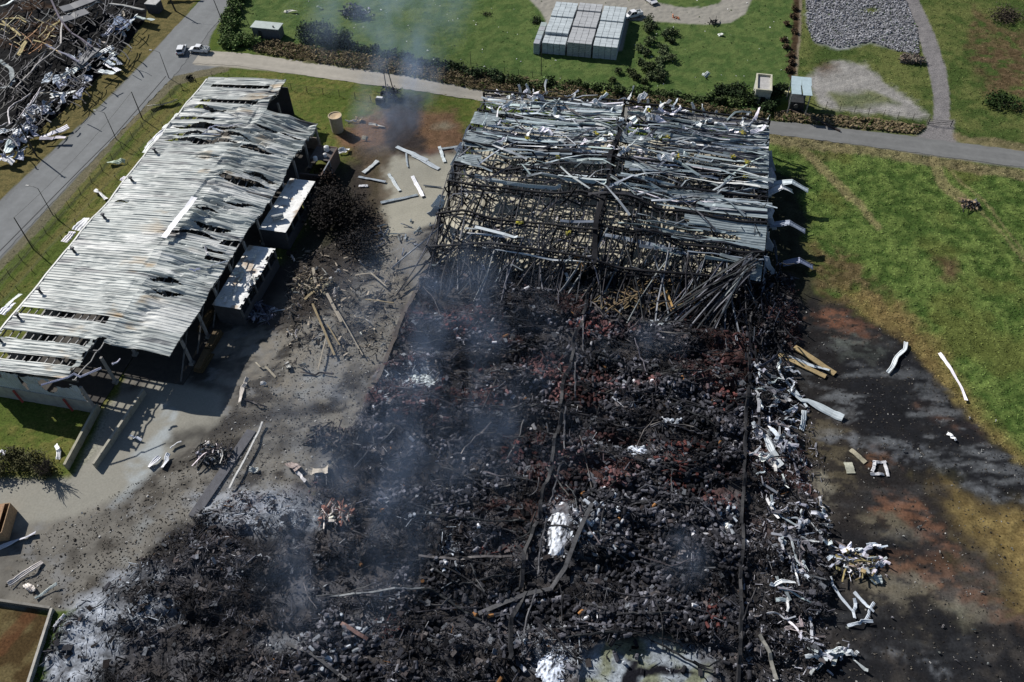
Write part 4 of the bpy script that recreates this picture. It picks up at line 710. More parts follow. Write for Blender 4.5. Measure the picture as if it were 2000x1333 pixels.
for k in range(7):
    y1 = 112-k*10.5; fallen([wpx(BXS+rnd(-.6, .6), y1), wpx(BXS+rnd(-1, 1), y1-5), wpx(BXS+rnd(-.6, .6), y1-10)], .55, .4, K, 'thick charred valley beam along the middle of the burnt warehouse', 'valley beams', tw=.5, n=12, seed=300+k, zb=.9)
    fallen([wpx(BXS+rnd(.6, 1.6), y1), wpx(BXS+rnd(1, 2), y1-8)], .2, .2, G2, LB, GB, tw=.5, n=12, seed=330+k, zb=1.2)
for k in range(8):
    y1 = 108-k*8.5; fallen([wpx(BX1-1.2, y1), wpx(BX1-1.2+rnd(-.5, .5), y1-8.8)], .45, .35, K, 'thick charred eaves beam along the east edge of the burnt warehouse', 'east eaves beams', tw=.4, n=10, wob=.08, seed=350+k, zb=.8)
fallen([(840, 520), (800, 600), (765, 680), (735, 765)], .7, .4, (.09, .075, .065), 'long rusted eaves beam lying along the west edge of the burnt warehouse', wob=.12, n=22, seed=400)
fallen([(845, 515), (810, 575)], .35, .3, K, 'short black beam beside the west edge of the burnt warehouse', seed=401)
for P, wd, c, lab in [([(1155, 1000), (1090, 1150), (1030, 1165), (935, 1205)], .6, (.09, .09, .095), 'thick grey beam pointing down from the white ash mound'), ([(640, 1170), (720, 1170), (830, 1155)], .25, (.16, .17, .18), 'pale bent pipe in the smoky lower rubble'), ([(820, 1095), (900, 1100), (1000, 1092)], .35, (.13, .12, .12), 'straight grey beam crossing a white ash streak'), ([(560, 1260), (620, 1290), (680, 1333)], .4, (.07, .07, .075), 'long dark beam running to the lower edge'), ([(670, 1225), (700, 1245), (720, 1255)], .5, (.15, .09, .08), 'reddish beam end in the lower rubble'), ([(1478, 1250), (1500, 1285), (1515, 1333)], .45, (.28, .27, .24), 'pale wooden beam by the lower east edge'), ([(515, 830), (495, 875), (450, 960)], .3, (.45, .45, .44), 'thin pale rail along the concrete strip')]:
    fallen(P, wd, .2, c, lab, n=8, wob=.03, seed=int(P[0][0]), zb=.8)
# ---- timber and pale boards
def board(p0, p1, wd, c, lab, name='timber_board', cat='board', th=.12, zz=.1, group=None, material=WOOD):
    A, B2 = at(*p0, zz), at(*p1, zz); mid = (A+B2)/2; b = MB(); t = np.linspace(0, 1, 8)[:, None]; P = A-mid+(B2-A)*t; P[:, 2] += .08*np.sin(t[:, 0]*5)
    b.ribbon(P, wd*(1+.06*np.sin(np.arange(8)*2.1)), th, np.array(c)*(.85+.3*RNG.random((8, 1)))); o = b.build(name, material, origin=(0, 0, 0)); o.location = mid; return tag(o, lab, cat, group)
TAN = (.36, .27, .14)
board((1550, 682), (1630, 733), 1.0, TAN, 'wide tan plank on the scorched ground, the upper of the pair by the east wall', th=.2, zz=.4)
board((1518, 695), (1612, 738), .9, TAN, 'wide tan plank on the scorched ground, the lower of the pair by the east wall', th=.2, zz=.35)
for i, (a, c_, wd) in enumerate([((612, 600), (655, 700), .5), ((613, 530), (620, 570), .7), ((640, 580), (668, 635), .7), ((597, 592), (615, 575), .7), ((660, 612), (710, 700), .22), ((623, 730), (640, 660), .35), ((715, 592), (770, 598), .3), ((725, 540), (755, 565), .4), ((695, 545), (725, 540), .35), ((640, 640), (665, 680), .3), ((590, 560), (625, 575), .3)]):
    board(a, c_, wd*.75, (.30, .265, .21) if i % 3 else (.24, .19, .11), 'splintered pale board in the star-shaped heap beside the annexes', group='boards in the star-shaped heap', zz=.9)
board((1660, 880), (1690, 905), .8, (.33, .30, .22), 'pale board lying flat on the scorched ground beside the bent frame', zz=.2); board((1655, 905), (1662, 926), 1.3, (.40, .40, .32), 'pale square board just below another board on the scorched ground', zz=.2)
board((1122, 515), (1138, 552), .9, (.45, .26, .10), 'orange-brown board standing out where the frame ends', zz=2.5); board((1290, 560), (1312, 620), .35, (.38, .24, .09), 'slim yellow-brown timber below the collapsed frame', zz=1.5)
for i in range(120):
    x0, y0 = rnd(1175, 1370), rnd(548, 605); board((x0, y0), (x0+rnd(-40, 40), y0+rnd(2, 26)), .2, jit((.17, .125, .07)), 'thin brown lath in the heap below the collapsed frame', 'lath', 'lath', .1, 1.0, 'laths below the frame')
# ---- torn white and zinc sheets, each its own piece
WH = (.74, .75, .78); ZC = (.45, .50, .54); DK = (.2, .22, .28)
def sp(px_, py_, L, wd, az, c, lab, grp=None, amp=.4, lift=0.0, dz=.05, name='metal_sheet', cat='sheet', seed=None):
    q = at(px_, py_, dz); return sheetpiece(name, tuple(q), L, wd, az, c, lab, cat, grp, amp, lift, seed)
sp(1752, 702, 8.5, .8, 1.1, (.62, .66, .68), 'long pale bent strip at the edge of the dry grass, the shorter of two', amp=.35, seed=4)
sp(1860, 738, 10.5, .7, -1.22, (.86, .82, .88), 'long white bent strip on the dry grass, furthest east', amp=.35, seed=9)
sp(1857, 856, 1.7, .6, -.9, (.85, .86, .88), 'small white scrap alone on the black scorched ground')
sp(1578, 715, 7, .8, -.3, ZC, 'pale strip beside the two tan planks'); sp(1590, 795, 9.5, 1.5, -.45, (.45, .50, .53), 'broad pale zinc sheet fanning out from the east wall debris'); sp(1545, 760, 9, .5, -1.0, ZC, 'thin pale strip upright above the broad zinc sheet'); sp(1567, 825, 3.8, 1.1, 1.4, (.42, .47, .5), 'pale zinc sheet below the broad zinc sheet')
sp(1545, 880, 5.5, 1.1, -.9, (.45, .5, .52), 'pale sheet slanting beside the lower wall debris'); sp(1505, 885, 6, 1.2, -1.1, (.5, .54, .57), 'wrinkled sheet at the foot of the east wall')
LW = 'crumpled pale sheet in the debris line along the east side'; GW = 'sheets along the east side'
for i in range(60):
    yy = 735+i*9+rnd(-12, 12); xx = 1490+rnd(-22, 50)+(30 if yy > 980 else 0)+(yy-1000)*.09*(yy > 1000); sp(xx, yy, rnd(1.2, 4.8), rnd(.2, .6), rnd(-1.7, .4), jit(random.choice([WH, ZC, (.2, .21, .24), (.4, .42, .46), (.3, .26, .26)])), LW, GW, rnd(.4, .9), dz=.2)
for i in range(26): sp(rnd(1610, 1725), rnd(1065, 1115), rnd(1, 3.2), rnd(.3, .9), rnd(-.6, 1.2), jit(random.choice([WH, (.5, .53, .62), (.35, .3, .27)])), 'crumpled sheet in the heap on the orange ground', 'sheets in the heap on the orange ground', .8)
sp(1708, 1135, 1.8, 1.3, .2, (.42, .47, .47), 'pale square sheet just below the heap on the orange ground')
for i, (a, b_, L, az) in enumerate([(1640, 1165, 5.5, -.95), (1685, 1178, 3.5, -.9), (1697, 1200, 3.6, 1.2), (1678, 1218, 3.5, .35), (1668, 1192, 3.0, 1.5)]): sp(a, b_, L, .5, az, (.55, .6, .66), 'bent strip of the loop-shaped pale sheet on the black ground', 'loop-shaped pale sheet', .5)
for i in range(16): sp(rnd(1570, 1680), rnd(1268, 1310), rnd(1, 3), rnd(.3, .8), rnd(-.6, 1.3), jit((.5, .53, .56)), 'crumpled pale sheet near the lower east corner', 'sheets near the lower east corner', .7)
for a, b_, L, az in [(1717, 905, 2.2, .3), (1730, 918, 2.6, -1.4), (1712, 928, 2.2, .2), (1706, 912, 2.2, 1.3)]: sp(a, b_, L, .55, az, (.6, .6, .62), 'bent side of the square pale frame on the scorched ground', 'square pale frame', .25)
sp(1607, 1003, 1.3, .6, 1.5, (.42, .5, .56), 'small bluish flat sheet on pale burnt ground')
for i in range(46): sp(1600+rnd(-130, 380), 1010+rnd(-200, 310), rnd(.2, .6), rnd(.1, .3), rnd(0, 3), jit((.3, .3, .3)), 'tiny pale scrap on the scorched ground', 'tiny scraps on the scorched ground', .3)
# sheets north of the collapsed warehouse and on its roof edge
for i in range(170):
    xx = rnd(BX0+3, BX1); yy = rnd(153, 164) if i % 2 else rnd(140, 158); zz = rnd(.2, 2) if yy > 160 else max(1.0, float(zB(xx, min(yy, BY1)))-rnd(-.6, 1.6))
    if xx > 8 and yy < 152: continue
    b_ = sheetpiece('white_sheet', (xx, yy, zz), rnd(1.2, 3.6), rnd(.5, 1.3), rnd(-1.2, 1.6), jit(random.choice([(.86, .86, .9), (.86, .86, .9), (.8, .8, .84), ZC])), 'crumpled white sheet torn up at the north end of the collapsed warehouse', 'sheet', 'white sheets at the north end', rnd(.6, 1.1), rnd(-1, 2))
for i, (px_, py_, h) in enumerate([(1012, 180, 3.5), (1030, 175, 3), (1045, 178, 2), (1068, 170, 3.5), (1120, 190, 2.5), (1229, 190, 4.5), (1260, 200, 2.5), (1350, 208, 2.5), (1372, 215, 3), (1400, 220, 2), (1455, 232, 3), (1492, 240, 3.5)]):
    q = W(px_, py_+14, 5); b = MB(); t = np.linspace(0, 1, 7); b.ribbon(np.stack([.5*np.sin(t*3+i), .4*t, h*t], 1), .9-.4*t, .06, (.68, .72, .76), np.sin(t*2+i)); o = b.build('upright_sheet', SHEET, origin=(0, 0, 0)); o.location = q; tag(o, 'pale torn sheet sticking up at the north edge of the collapsed warehouse', 'sheet', 'upright torn sheets at the north edge')
for i in range(110):
    px_, py_ = rnd(875, 1480), rnd(360, 560); q = W(px_, py_, .25)
    if q[1] > 150: continue
    sheetpiece('fallen_sheet', (q[0], q[1], rnd(.3, 4)), rnd(.6, 2.4), rnd(.25, .8), rnd(0, 3), jit(random.choice([(.7, .68, .7), (.4, .42, .46), DK])), 'small torn sheet fallen inside the collapsed warehouse frame', 'sheet', 'torn sheets inside the frame', .8)
for i in range(55): sp(rnd(1470, 1555), rnd(725, 935), rnd(.8, 2.8), rnd(.3, .8), rnd(-1.8, .6), jit(random.choice([(.5, .53, .58), WH, (.25, .26, .3), (.12, .12, .14)])), 'small crumpled white sheet in the cluster at the foot of the east wall', 'cluster at the foot of the east wall', rnd(.7, 1.2), rnd(0, .8), dz=.2)
for i in range(40): sp(rnd(1500, 1610), rnd(985, 1140), rnd(.8, 2.6), rnd(.25, .7), rnd(-1.8, .6), jit(random.choice([(.4, .42, .46), (.6, .62, .65), (.2, .2, .23), (.1, .1, .12)])), 'small crumpled sheet in the lower debris cluster east of the burnt floor', 'lower debris cluster', rnd(.7, 1.2), rnd(0, .6), dz=.2)
for i in range(60): sp(rnd(560, 770), rnd(500, 730), rnd(.5, 2.4), rnd(.15, .5), rnd(0, 3), jit(random.choice([(.36, .34, .31), (.08, .075, .07), (.2, .18, .16), (.5, .48, .46)])), 'small dirty strip of torn metal scattered on the yard beside the annexes', 'torn strips beside the annexes', rnd(.6, 1.1), dz=.05)
# concrete apron west of the frame
for i, (a, b_, L, wd, az, c) in enumerate([(805, 302, 9, 1.1, -.42, ZC), (832, 318, 8, 1.2, -.5, ZC), (863, 303, 6, .8, -1.1, (.6, .66, .68)), (880, 290, 5.5, .9, .4, (.5, .54, .56)), (816, 366, 7.5, 1.0, -1.0, (.82, .82, .85)), (770, 358, 6.5, .8, -.9, (.5, .55, .57)), (780, 390, 8, .8, .55, (.5, .55, .58)), (845, 366, 4, .4, 0, (.3, .33, .36)), (724, 328, 5, 1.1, 1.2, (.6, .63, .63)), (727, 352, 6.5, .7, -.1, (.4, .45, .5)), (710, 365, 2, .8, .2, (.8, .8, .82)), (795, 315, 5, .4, -1.2, ZC)]):
    sp(a, b_, L, wd, az, c, 'fallen gutter or cladding length on the concrete apron by the frame', 'lengths on the concrete apron', .1, dz=.15)
for i in range(26): sp(rnd(740, 870), rnd(430, 500), rnd(.6, 2.6), rnd(.15, .5), rnd(0, 3), jit((.34, .37, .4)), 'thin grey strip on the dirt below the concrete apron', 'thin strips below the apron', .4)
# yard pieces
for a, b_, L, wd, az, c, lab in [(475, 765, 5.5, .8, -1.4, (.5, .46, .42), 'curled rusty-white sheet by the open end of the long warehouse'), (520, 725, 5, .4, -.5, (.42, .38, .3), 'thin bent pale strip on the yard by the open end'), (563, 718, 1.5, .9, -.9, (.42, .42, .4), 'small grey sheet on the yard'), (515, 752, .9, .7, .3, (.75, .73, .7), 'tiny white scrap beside the thin bent strip'), (500, 790, 4.5, .35, -.15, (.08, .07, .07), 'black bent strip below the curled sheet'), (620, 733, 6, .4, 0.1, (.09, .07, .06), 'dark wavy strip on the brown yard'), (267, 858, 2.4, .5, -.1, (.72, .74, .8), 'crumpled white scrap in the shade edge on the concrete'), (303, 905, 2.3, 1.0, 1.2, (.75, .75, .78), 'crumpled white sheet, left of two on the concrete'), (325, 903, 2.6, .8, -1.5, (.7, .72, .76), 'crumpled white sheet, right of two on the concrete'), (345, 872, 2, .4, .9, (.85, .85, .85), 'small bright white sliver above the two crumpled sheets'), (35, 1058, 5.5, .8, .8, (.6, .6, .66), 'pale folded sheet near the skip'), (52, 1122, 5, .9, 1.0, (.6, .55, .52), 'torn sheet standing on the yard near the low wall'), (60, 1150, 1.8, 1.1, -.4, (.72, .66, .6), 'pinkish white sheet on the yard near the low wall'), (93, 1157, 3.3, .5, .9, (.55, .6, .58), 'pale narrow sheet beside the low wall'), (118, 1215, 2, .5, 1.3, (.75, .75, .78), 'white scrap at the corner of the low wall'), (624, 925, 3, 2.2, .3, (.42, .37, .3), 'pale brown panel in the burnt yard'), (575, 915, 2.4, 1.6, -.4, (.3, .24, .22), 'reddish panel in the burnt yard'), (590, 935, 2.6, .6, -.5, (.6, .58, .58), 'white-edged strip beside the reddish panel'), (497, 920, 1.5, .9, .2, (.42, .44, .43), 'small light slab on the ash'), (320, 208, 7, 1.2, .68, (.86, .86, .84), 'bright white strip on the grass beside the road fence'), (229, 321, 3.6, 1.2, .4, (.55, .66, .5), 'pale green strip on the grass beside the road fence'), (197, 382, 5, 1.0, -.45, (.82, .82, .82), 'white strip leaning out from the west eave'), (115, 885, 3, .8, -.9, (.85, .85, .85), 'bright white sheet on the grass by the bushes'), (3, 888, 1.5, 1.2, .3, (.8, .8, .85), 'white scrap at the far left by the bushes'), (686, 240, 2.6, .5, .3, (.7, .66, .62), 'row of white scraps beside the tan tank'), (702, 237, 1.6, 1.2, .2, (.5, .38, .22), 'tan box lid beside the white scraps'), (672, 299, 2.4, 1.4, .4, (.82, .82, .82), 'white bundle on the grass behind the annexes'), (713, 274, 1.4, 1, 0, (.42, .38, .28), 'small tan slab on the dirt'), (736, 248, 3.8, .8, .1, (.5, .48, .44), 'pale pipe piece on the scorched dirt'), (568, 25, 3.8, .8, .1, (.7, .68, .6), 'cream strip on the far lawn'), (625, 18, 1.8, .5, 0, (.55, .6, .5), 'tiny pale strip on the far lawn'), (1378, 150, 2, 1.2, .8, (.5, .55, .52), 'grey crumpled scrap on the lawn near the booth'), (1407, 70, 1.4, 1.2, .5, (.8, .82, .75), 'small white scrap on the lawn below the loop drive')]:
    sp(a, b_, L, wd, az, c, lab, None, .55)
for i, (a, b_, L, wd) in enumerate([(336, 240, 6, 1.6), (318, 262, 7, 1.5), (292, 290, 4, 1.4), (255, 345, 2, 1.3), (242, 352, 1.5, 1.2), (160, 440, 3.6, 1.8), (135, 465, 3, 1.5), (25, 590, 4, 1.1), (15, 605, 3, 1.6), (300, 275, 6, .9)]):
    q = W(a, b_, 5.5); q[0] = min(q[0], XL-.9); sheetpiece('hanging_sheet', tuple(q), L, wd, 1.45, jit((.84, .84, .86), .05), 'white cladding sheet peeled outwards below the west eave of the long warehouse', 'sheet', 'sheets peeled along the west eave', .25)
sheetpiece('roof_strip', tuple(W(352, 428, 10.2)), 11, 1.5, pi/2-.12, (.8, .8, .84), 'long white strip standing on the middle of the long warehouse roof', 'sheet', None, .12, .8, 3, ribbed=False)
for i, (a, b_, L, az) in enumerate([(440, 243, 7, .5), (412, 262, 4, .2), (405, 250, 2.5, 1.2), (425, 255, 3, -.3), (418, 508, 4.5, .5), (378, 520, 2, .2), (402, 486, 2.5, -1), (140, 735, 9, .55), (222, 698, 1.5, 1)]):
    q = W(a, b_, 9.6); q[2] = float(zA(q[0], q[1]))+.25; sheetpiece('loose_strip', tuple(q), L, .4, az, jit((.5, .52, .6) if i % 2 else (.75, .74, .78)), 'loose bent strip lying on the long warehouse roof', 'strip', 'loose strips on the long warehouse roof', .5)
#PART4
# ------------------------------------------------------------------ ruin west of the main road
c0 = thing('burnt_shed', 'burnt-out sheds beyond the main road, roof frame sagging over yellow timber', 'building', tuple(at(120, 110)))
RP = [(-80, -60), (290, -60), (285, 40), (235, 105), (150, 195), (60, 270), (0, 320), (-80, 380)]
qx, qy = np.meshgrid(np.arange(-215, -118, .8), np.arange(128, 240, .8), indexing='ij'); X, Y = PX(qx, qy); sd = sdist(X, Y, RP); sdm = sd/6.5
ins = sstep(1, -3, sdm); nz = fbm(qx, qy, 5, 401); n2 = fbm(qx, qy, 1.3, 405)
cc = np.array([.010, .010, .011])*(.6+n2[..., None])+np.array([.04, .02, .008])*(sstep(.5, .65, nz)*(np.hypot((X-60)/70, (Y-60)/45) < 1.2))[..., None]
b = MB(); b.grid(qx, qy, -.15+ins*(.3+nz*1.2+(n2-.5)*.9), cc, (ins[:-1, :-1] > .01)); b.build('rubble_bed', CHAR, c0)
def cpath(pts, n=14, z=3.0, wob=.6, seed=0):
    P = np.array([W(p[0], p[1], p[2] if len(p) > 2 else z) for p in pts]); L = np.concatenate([[0], np.cumsum(np.linalg.norm(np.diff(P, axis=0), axis=1))]); t = np.linspace(0, L[-1], n); Q = np.stack([np.interp(t, L, P[:, i]) for i in range(3)], 1)
    k = np.ones(3)/3; Q[1:-1] = (Q[:-2]+Q[1:-1]*2+Q[2:])/4; Q[:, 2] += (fbm(t, t*0+seed, 3, 411)-.5)*wob*2; return Q
for k, (pts, wd, c) in enumerate([([(30, 170), (70, 130), (118, 90), (122, 35)], .5, (.20, .19, .19)), ([(100, 0), (117, 38), (135, 60), (180, 92)], .45, (.16, .14, .17)), ([(90, 88), (130, 108), (155, 122)], .7, (.22, .22, .28)), ([(20, 145), (22, 165), (0, 172)], .4, (.4, .42, .42)), ([(132, 30), (160, 15), (195, 5)], .6, (.5, .5, .48)), ([(0, 62), (35, 30), (50, 38)], .3, (.35, .32, .2)), ([(0, 120), (22, 135), (25, 160)], 1.0, (.35, .38, .38)), ([(60, 145), (90, 100)], .3, (.12, .12, .14)), ([(20, 245), (15, 215), (30, 200), (60, 182)], .3, (.4, .38, .4)), ([(35, 235), (60, 205), (78, 168)], .25, (.35, .33, .36)), ([(62, 205), (80, 180), (88, 176)], .25, (.3, .3, .33)), ([(0, 250), (15, 240)], .3, (.4, .38, .4)), ([(-10, 200), (30, 150), (90, 100)], .25, (.1, .1, .1)), ([(215, 8), (245, 12), (280, 20)], 1.2, (.34, .34, .33)), ([(0, 12), (12, 10), (28, 0)], 1.6, (.5, .55, .55))]):
    part(lambda b: b.ribbon(cpath(pts, 16, 4.0, .6, k), wd, .18, c, .3), 'beam', STEEL, c0)
for k in range(46):
    a = (rnd(10, 230), rnd(-10, 170)); 
    if sdist(np.array([float(a[0])]), np.array([float(a[1])]), RP)[0] > -18: continue
    dx, dy = (rnd(10, 34), rnd(8, 22)) if k % 2 else (rnd(-14, -4), rnd(14, 34))
    part(lambda b: b.ribbon(cpath([a, (a[0]+dx*.5, a[1]+dy*.5+rnd(-4, 4)), (a[0]+dx, a[1]+dy)], 9, rnd(2.5, 4.5), .5, k), rnd(.1, .22), .12, jit(random.choice([(.04, .04, .05), (.10, .10, .11), (.02, .02, .02)]))), 'rafter', STEEL, c0)
tg = MB()
for k in range(520):
    a = (rnd(-10, 250), rnd(-20, 290))
    if sdist(np.array([float(a[0])]), np.array([float(a[1])]), RP)[0] > -8: continue
    az = random.choice([-.85, -.85, .55])+random.gauss(0, .14); L = rnd(8, 34); col_ = random.choice([(.012, .012, .015), (.03, .03, .036), (.01, .01, .01), (.09, .09, .10)])
    if np.hypot((a[0]-60)/65, (a[1]-70)/40) < 1 and random.random() < .5: col_ = random.choice([(.30, .22, .10), (.22, .10, .03), (.35, .30, .16)])
    tg.ribbon(cpath([a, (a[0]+L*.5, a[1]+L*.5*sin(az)+rnd(-2, 2)), (a[0]+L*cos(az), a[1]+L*sin(az))], 5, rnd(1.0, 4.8), .3, k), rnd(.08, .3), .12, jit(col_))
tag(tg.build('fallen_battens', STEEL, c0), kind='stuff')
for p, w_, z in (([(150, 130), (172, 108), (190, 95)], 2.6, 3), ([(120, 20), (150, 10), (190, -5)], 3.5, 4.5), ([(120, 40), (170, 22)], 3.5, 4)): part(lambda b: b.ribbon(cpath(p, 8, z, .2, 5), w_, .3, (.10, .105, .12)), 'wall_panel', SHEET, c0)
for p in [[(10, 38), (35, 34), (52, 44)], [(0, 48), (20, 52), (40, 70)], [(98, 55), (112, 45), (118, 38)], [(35, 108), (42, 90), (50, 80)], [(38, 110), (46, 92), (52, 82)], [(5, 42), (15, 50), (30, 62)], [(65, 80), (80, 82)], [(100, 52), (116, 42)]]: part(lambda b: b.ribbon(cpath(p, 8, 3.4, .3, 5), .5, .15, (.40, .33, .16)), 'roof_timber', WOOD, c0)
LC = 'bluish torn cladding sheet thrown onto the verge beside the burnt-out sheds'; GC = 'cladding sheets along the burnt-out sheds'
BL = (.42, .46, .56)
for (a, b_, L, wd, az, c, lf) in [(205, 118, 6.5, 1.2, .62, WH, 1.2), (222, 112, 6, 1.1, -.6, WH, .8), (228, 128, 6.5, 1.1, -.55, BL, .6), (222, 140, 7.5, 1.2, -.55, WH, .4), (212, 130, 7, 1.2, -.6, BL, .5), (213, 152, 5, 1.0, -.1, WH, .2), (98, 165, 7, 1.6, -1.0, BL, 1.4), (115, 165, 7, 1.5, -.9, BL, 1.2), (128, 170, 5, 1.4, -.9, BL, .7), (155, 150, 7.5, 1.3, .8, (.62, .68, .7), .6), (125, 190, 6, 1.6, .5, (.65, .72, .72), .4), (160, 195, 6, 1.5, -1.1, BL, .8), (175, 165, 4, 1.6, -1.2, BL, .4), (236, 60, 8, 1.6, -1.35, (.24, .28, .42), 1.5), (248, 62, 8, 1.6, -1.35, (.24, .28, .42), 1.2), (228, 70, 6, 1.2, 1.3, (.26, .29, .4), 1), (262, 50, 5, 1.0, 1.5, WH, .7), (285, 45, 6, 1.4, -.15, (.42, .47, .48), .2), (110, 265, 6.5, 1.1, .85, (.72, .74, .8), .2), (108, 280, 6, .7, .3, (.75, .72, .74), .1), (75, 225, 6, 1.6, -.2, BL, .8), (92, 228, 5, 1.6, -.7, BL, .6), (65, 232, 4, 1.2, .4, WH, .5), (30, 298, 6.5, 1.3, -1.15, (.62, .68, .74), .4), (42, 310, 3.5, 1.6, -1.2, BL, .2), (50, 270, 4, 1.4, .6, WH, .5), (20, 265, 4, 1.3, .4, (.5, .56, .6), .5), (10, 320, 5, 1.2, .6, (.55, .62, .74), .3), (22, 325, 4, 1, -.3, WH, .1), (60, 255, 4, 1.0, 1.2, (.3, .33, .35), .8), (345, 2, 7, 1.6, .2, (.7, .76, .84), .3), (375, 0, 5, .9, .1, (.35, .42, .6), .2)]:
    sp(a, b_, L, wd*1.45, az, jit(c, .1), LC, GC, rnd(.2, .45), lf, dz=.5+rnd(0, .8), name='cladding_sheet', cat='cladding')
for i in range(110):
    t = random.random(); a = 15+t*235+rnd(-22, 16); b_ = 325-t*275+rnd(-22, 12); sp(a, b_, rnd(.8, 3.2), rnd(.4, 1.2), rnd(0, 3), jit(random.choice([BL, BL, WH, (.24, .27, .36), (.35, .36, .38), (.45, .4, .34)])), 'small crumpled cladding scrap among the burnt-out sheds debris by the road', 'scraps along the burnt-out sheds', rnd(.6, 1.1), rnd(0, .8), dz=rnd(.3, 1.6), name='cladding_scrap', cat='scrap')
bx_ = thing('guard_hut', 'small dark hut cut off by the top edge beyond the burnt-out sheds', 'hut', tuple(at(305, 22)))
part(lambda b: b.box(WO['guard_hut']+[0, 0, 1.3], (3.2, 3, 2.6), (.07, .07, .08)), 'wall', STONE, bx_); part(lambda b: b.box(WO['guard_hut']+[0, 0, 2.7], (3.5, 3.3, .2), (.45, .45, .44)), 'roof', STONE, bx_)
# ------------------------------------------------------------------ poles, lamps, fences
def pole(px_, py_, H, lab, lean=(0, 0), arm=None, r=.13, c=(.05, .045, .04), wires=False):
    p = at(px_, py_); t = thing('utility_pole', lab, 'pole', tuple(p)); q = p+[lean[0], lean[1], H]
    part(lambda b: b.cyl(p, q, r, r*.7, c, 8), 'shaft', WOOD, t)
    if arm: part(lambda b: b.ribbon([q+[-arm, 0, -.5], q+[arm, 0, -.5]], .12, .12, c), 'crossarm', WOOD, t)
    for k in ((-1, 1) if arm else ()): part(lambda b: b.cyl(q+[k*arm*.9, 0, -.44], q+[k*arm*.9, 0, -.2], .07, .05, (.3, .28, .25), 6), 'insulator', STONE, t)
    return q
q1 = pole(65, 487, 8.2, 'dark wooden pole by the road seam, nearest of the row along the main road')
q2 = pole(279, 234, 7.4, 'dark wooden pole on the verge in line with the white grass strip')
q3 = pole(72, 306, 9.3, 'thick dark pole standing among torn cladding on the west verge', r=.2, arm=.6)
q4 = pole(343, 22, 9.5, 'thick pole beside the small dark hut at the top edge', r=.24, arm=1.2, lean=(-1.6, .5))
q5 = pole(438, 52, 7.5, 'thin pole, left leg of the pair at the hedge corner', lean=(-.8, 0)); q6 = pole(462, 40, 8.5, 'thin pole, right leg of the pair at the hedge corner', lean=(-1.2, 0), arm=.8)
q7 = pole(490, 57, 8.0, 'thin pole leaning towards the small flat-roofed hut', lean=(-3.6, 2.5), r=.08)
pole(1057, 147, 8.4, 'slim dark pole in front of the stacks of pale bundles', r=.1)
qa = pole(757, 190, 7.2, 'black pole, left of the pair over the burnt transformer', r=.14); qb = pole(768, 176, 7.2, 'black pole, right of the pair over the burnt transformer', r=.14, lean=(-.9, 0))
pole(920, 130, 4, 'slim post at the lawn edge beyond the smoke', r=.07)
for a, b_, lab in ((q4, q6, 'thin overhead wire crossing the main road at the top of the picture'), (q2, q1, 'thin overhead wire between the two poles nearest the long warehouse')):
    t = np.linspace(0, 1, 14)[:, None]; wr = MB(); wr.ribbon(a+(b_-a)*t+np.c_[t*0, t*0, -4*1.0*t*(1-t)], .035, .035, (.03, .03, .03)); tag(wr.build('overhead_wire', STEEL), lab, 'wire')
l0 = None
for px_, py_, lab in [(330, 153, 'thin street lamp by the main road, farthest of three'), (227, 272, 'thin street lamp by the main road, middle of three'), (103, 420, 'thin street lamp by the main road, nearest of three')]:
    p = at(px_, py_)
    if l0 is None:
        l0 = thing('street_lamp', lab, 'lamp', tuple(p), 'street lamps along the main road'); q = p+[0, 0, 7.0]
        part(lambda b: b.cyl(p, q, .10, .06, (.10, .10, .10), 8), 'shaft', STEEL, l0); part(lambda b: b.ribbon([q, q+[-1.0, .05, .3], q+[-2.0, .1, .35]], .08, .08, (.12, .12, .12)), 'arm', STEEL, l0)
        part(lambda b: b.box(q+[-2.3, .1, .33], (.7, .28, .14), (.3, .3, .3)), 'lamp_head', STEEL, l0)
    else: copy_thing(l0, tuple(p), 0, lab)
def fence(name, pts, H, sp_, lab, c=(.07, .065, .05), mesh=True, strands=(.3, .8, 1.3, 1.7)):
    P = np.array([at(*p) for p in pts]); L = np.concatenate([[0], np.cumsum(np.linalg.norm(np.diff(P, axis=0), axis=1))]); t = np.arange(0, L[-1], sp_); Q = np.stack([np.interp(t, L, P[:, i]) for i in range(3)], 1)
    f = thing(name, lab, 'fence', tuple(Q[0]))
    for q in Q[:95]: part(lambda b: b.cyl(q, q+[rnd(-.15, .15), rnd(-.1, .1), H], .07, .06, c, 5), 'post', STEEL, f)
    b = MB()
    for s_ in strands:
        if s_ < H: b.ribbon(Q+[0, 0, s_], .03, .03, c)
    b.build('wire', STEEL, f)
fence('wire_fence', [(-30, 600), (28, 530), (60, 492), (108, 436), (158, 382), (205, 330), (240, 290), (290, 240), (330, 196), (366, 168), (400, 158), (450, 158), (520, 168), (600, 181), (680, 191), (745, 203)], 1.9, 4.2, 'thin wire fence with dark posts round the long warehouse')
fence('wire_fence', [(-30, 640), (80, 512), (150, 432), (250, 322), (325, 238), (372, 188)], .9, 5, 'low double rail close to the west side of the long warehouse', strands=(.5, .85))
fence('wire_fence', [(1612, 214), (1660, 220), (1720, 228), (1780, 236), (1812, 240)], 2.0, 3.2, 'short post fence along the bottom of the gravel yard')
fence('wire_fence', [(800, 118), (900, 130), (1000, 145), (1100, 160)], 1.6, 3.6, 'faint wire fence along the far lawn edge behind the smoke')
gt = thing('field_gate', 'low dark barred gate across the curved gravel path', 'gate', tuple(at(1812, 243)))
part(lambda b: [b.cyl(at(*p), at(*p)+[0, 0, 1.7], .1, .1, (.06, .06, .06), 6) for p in ((1812, 244), (1856, 248))], 'gate_posts', STEEL, gt)
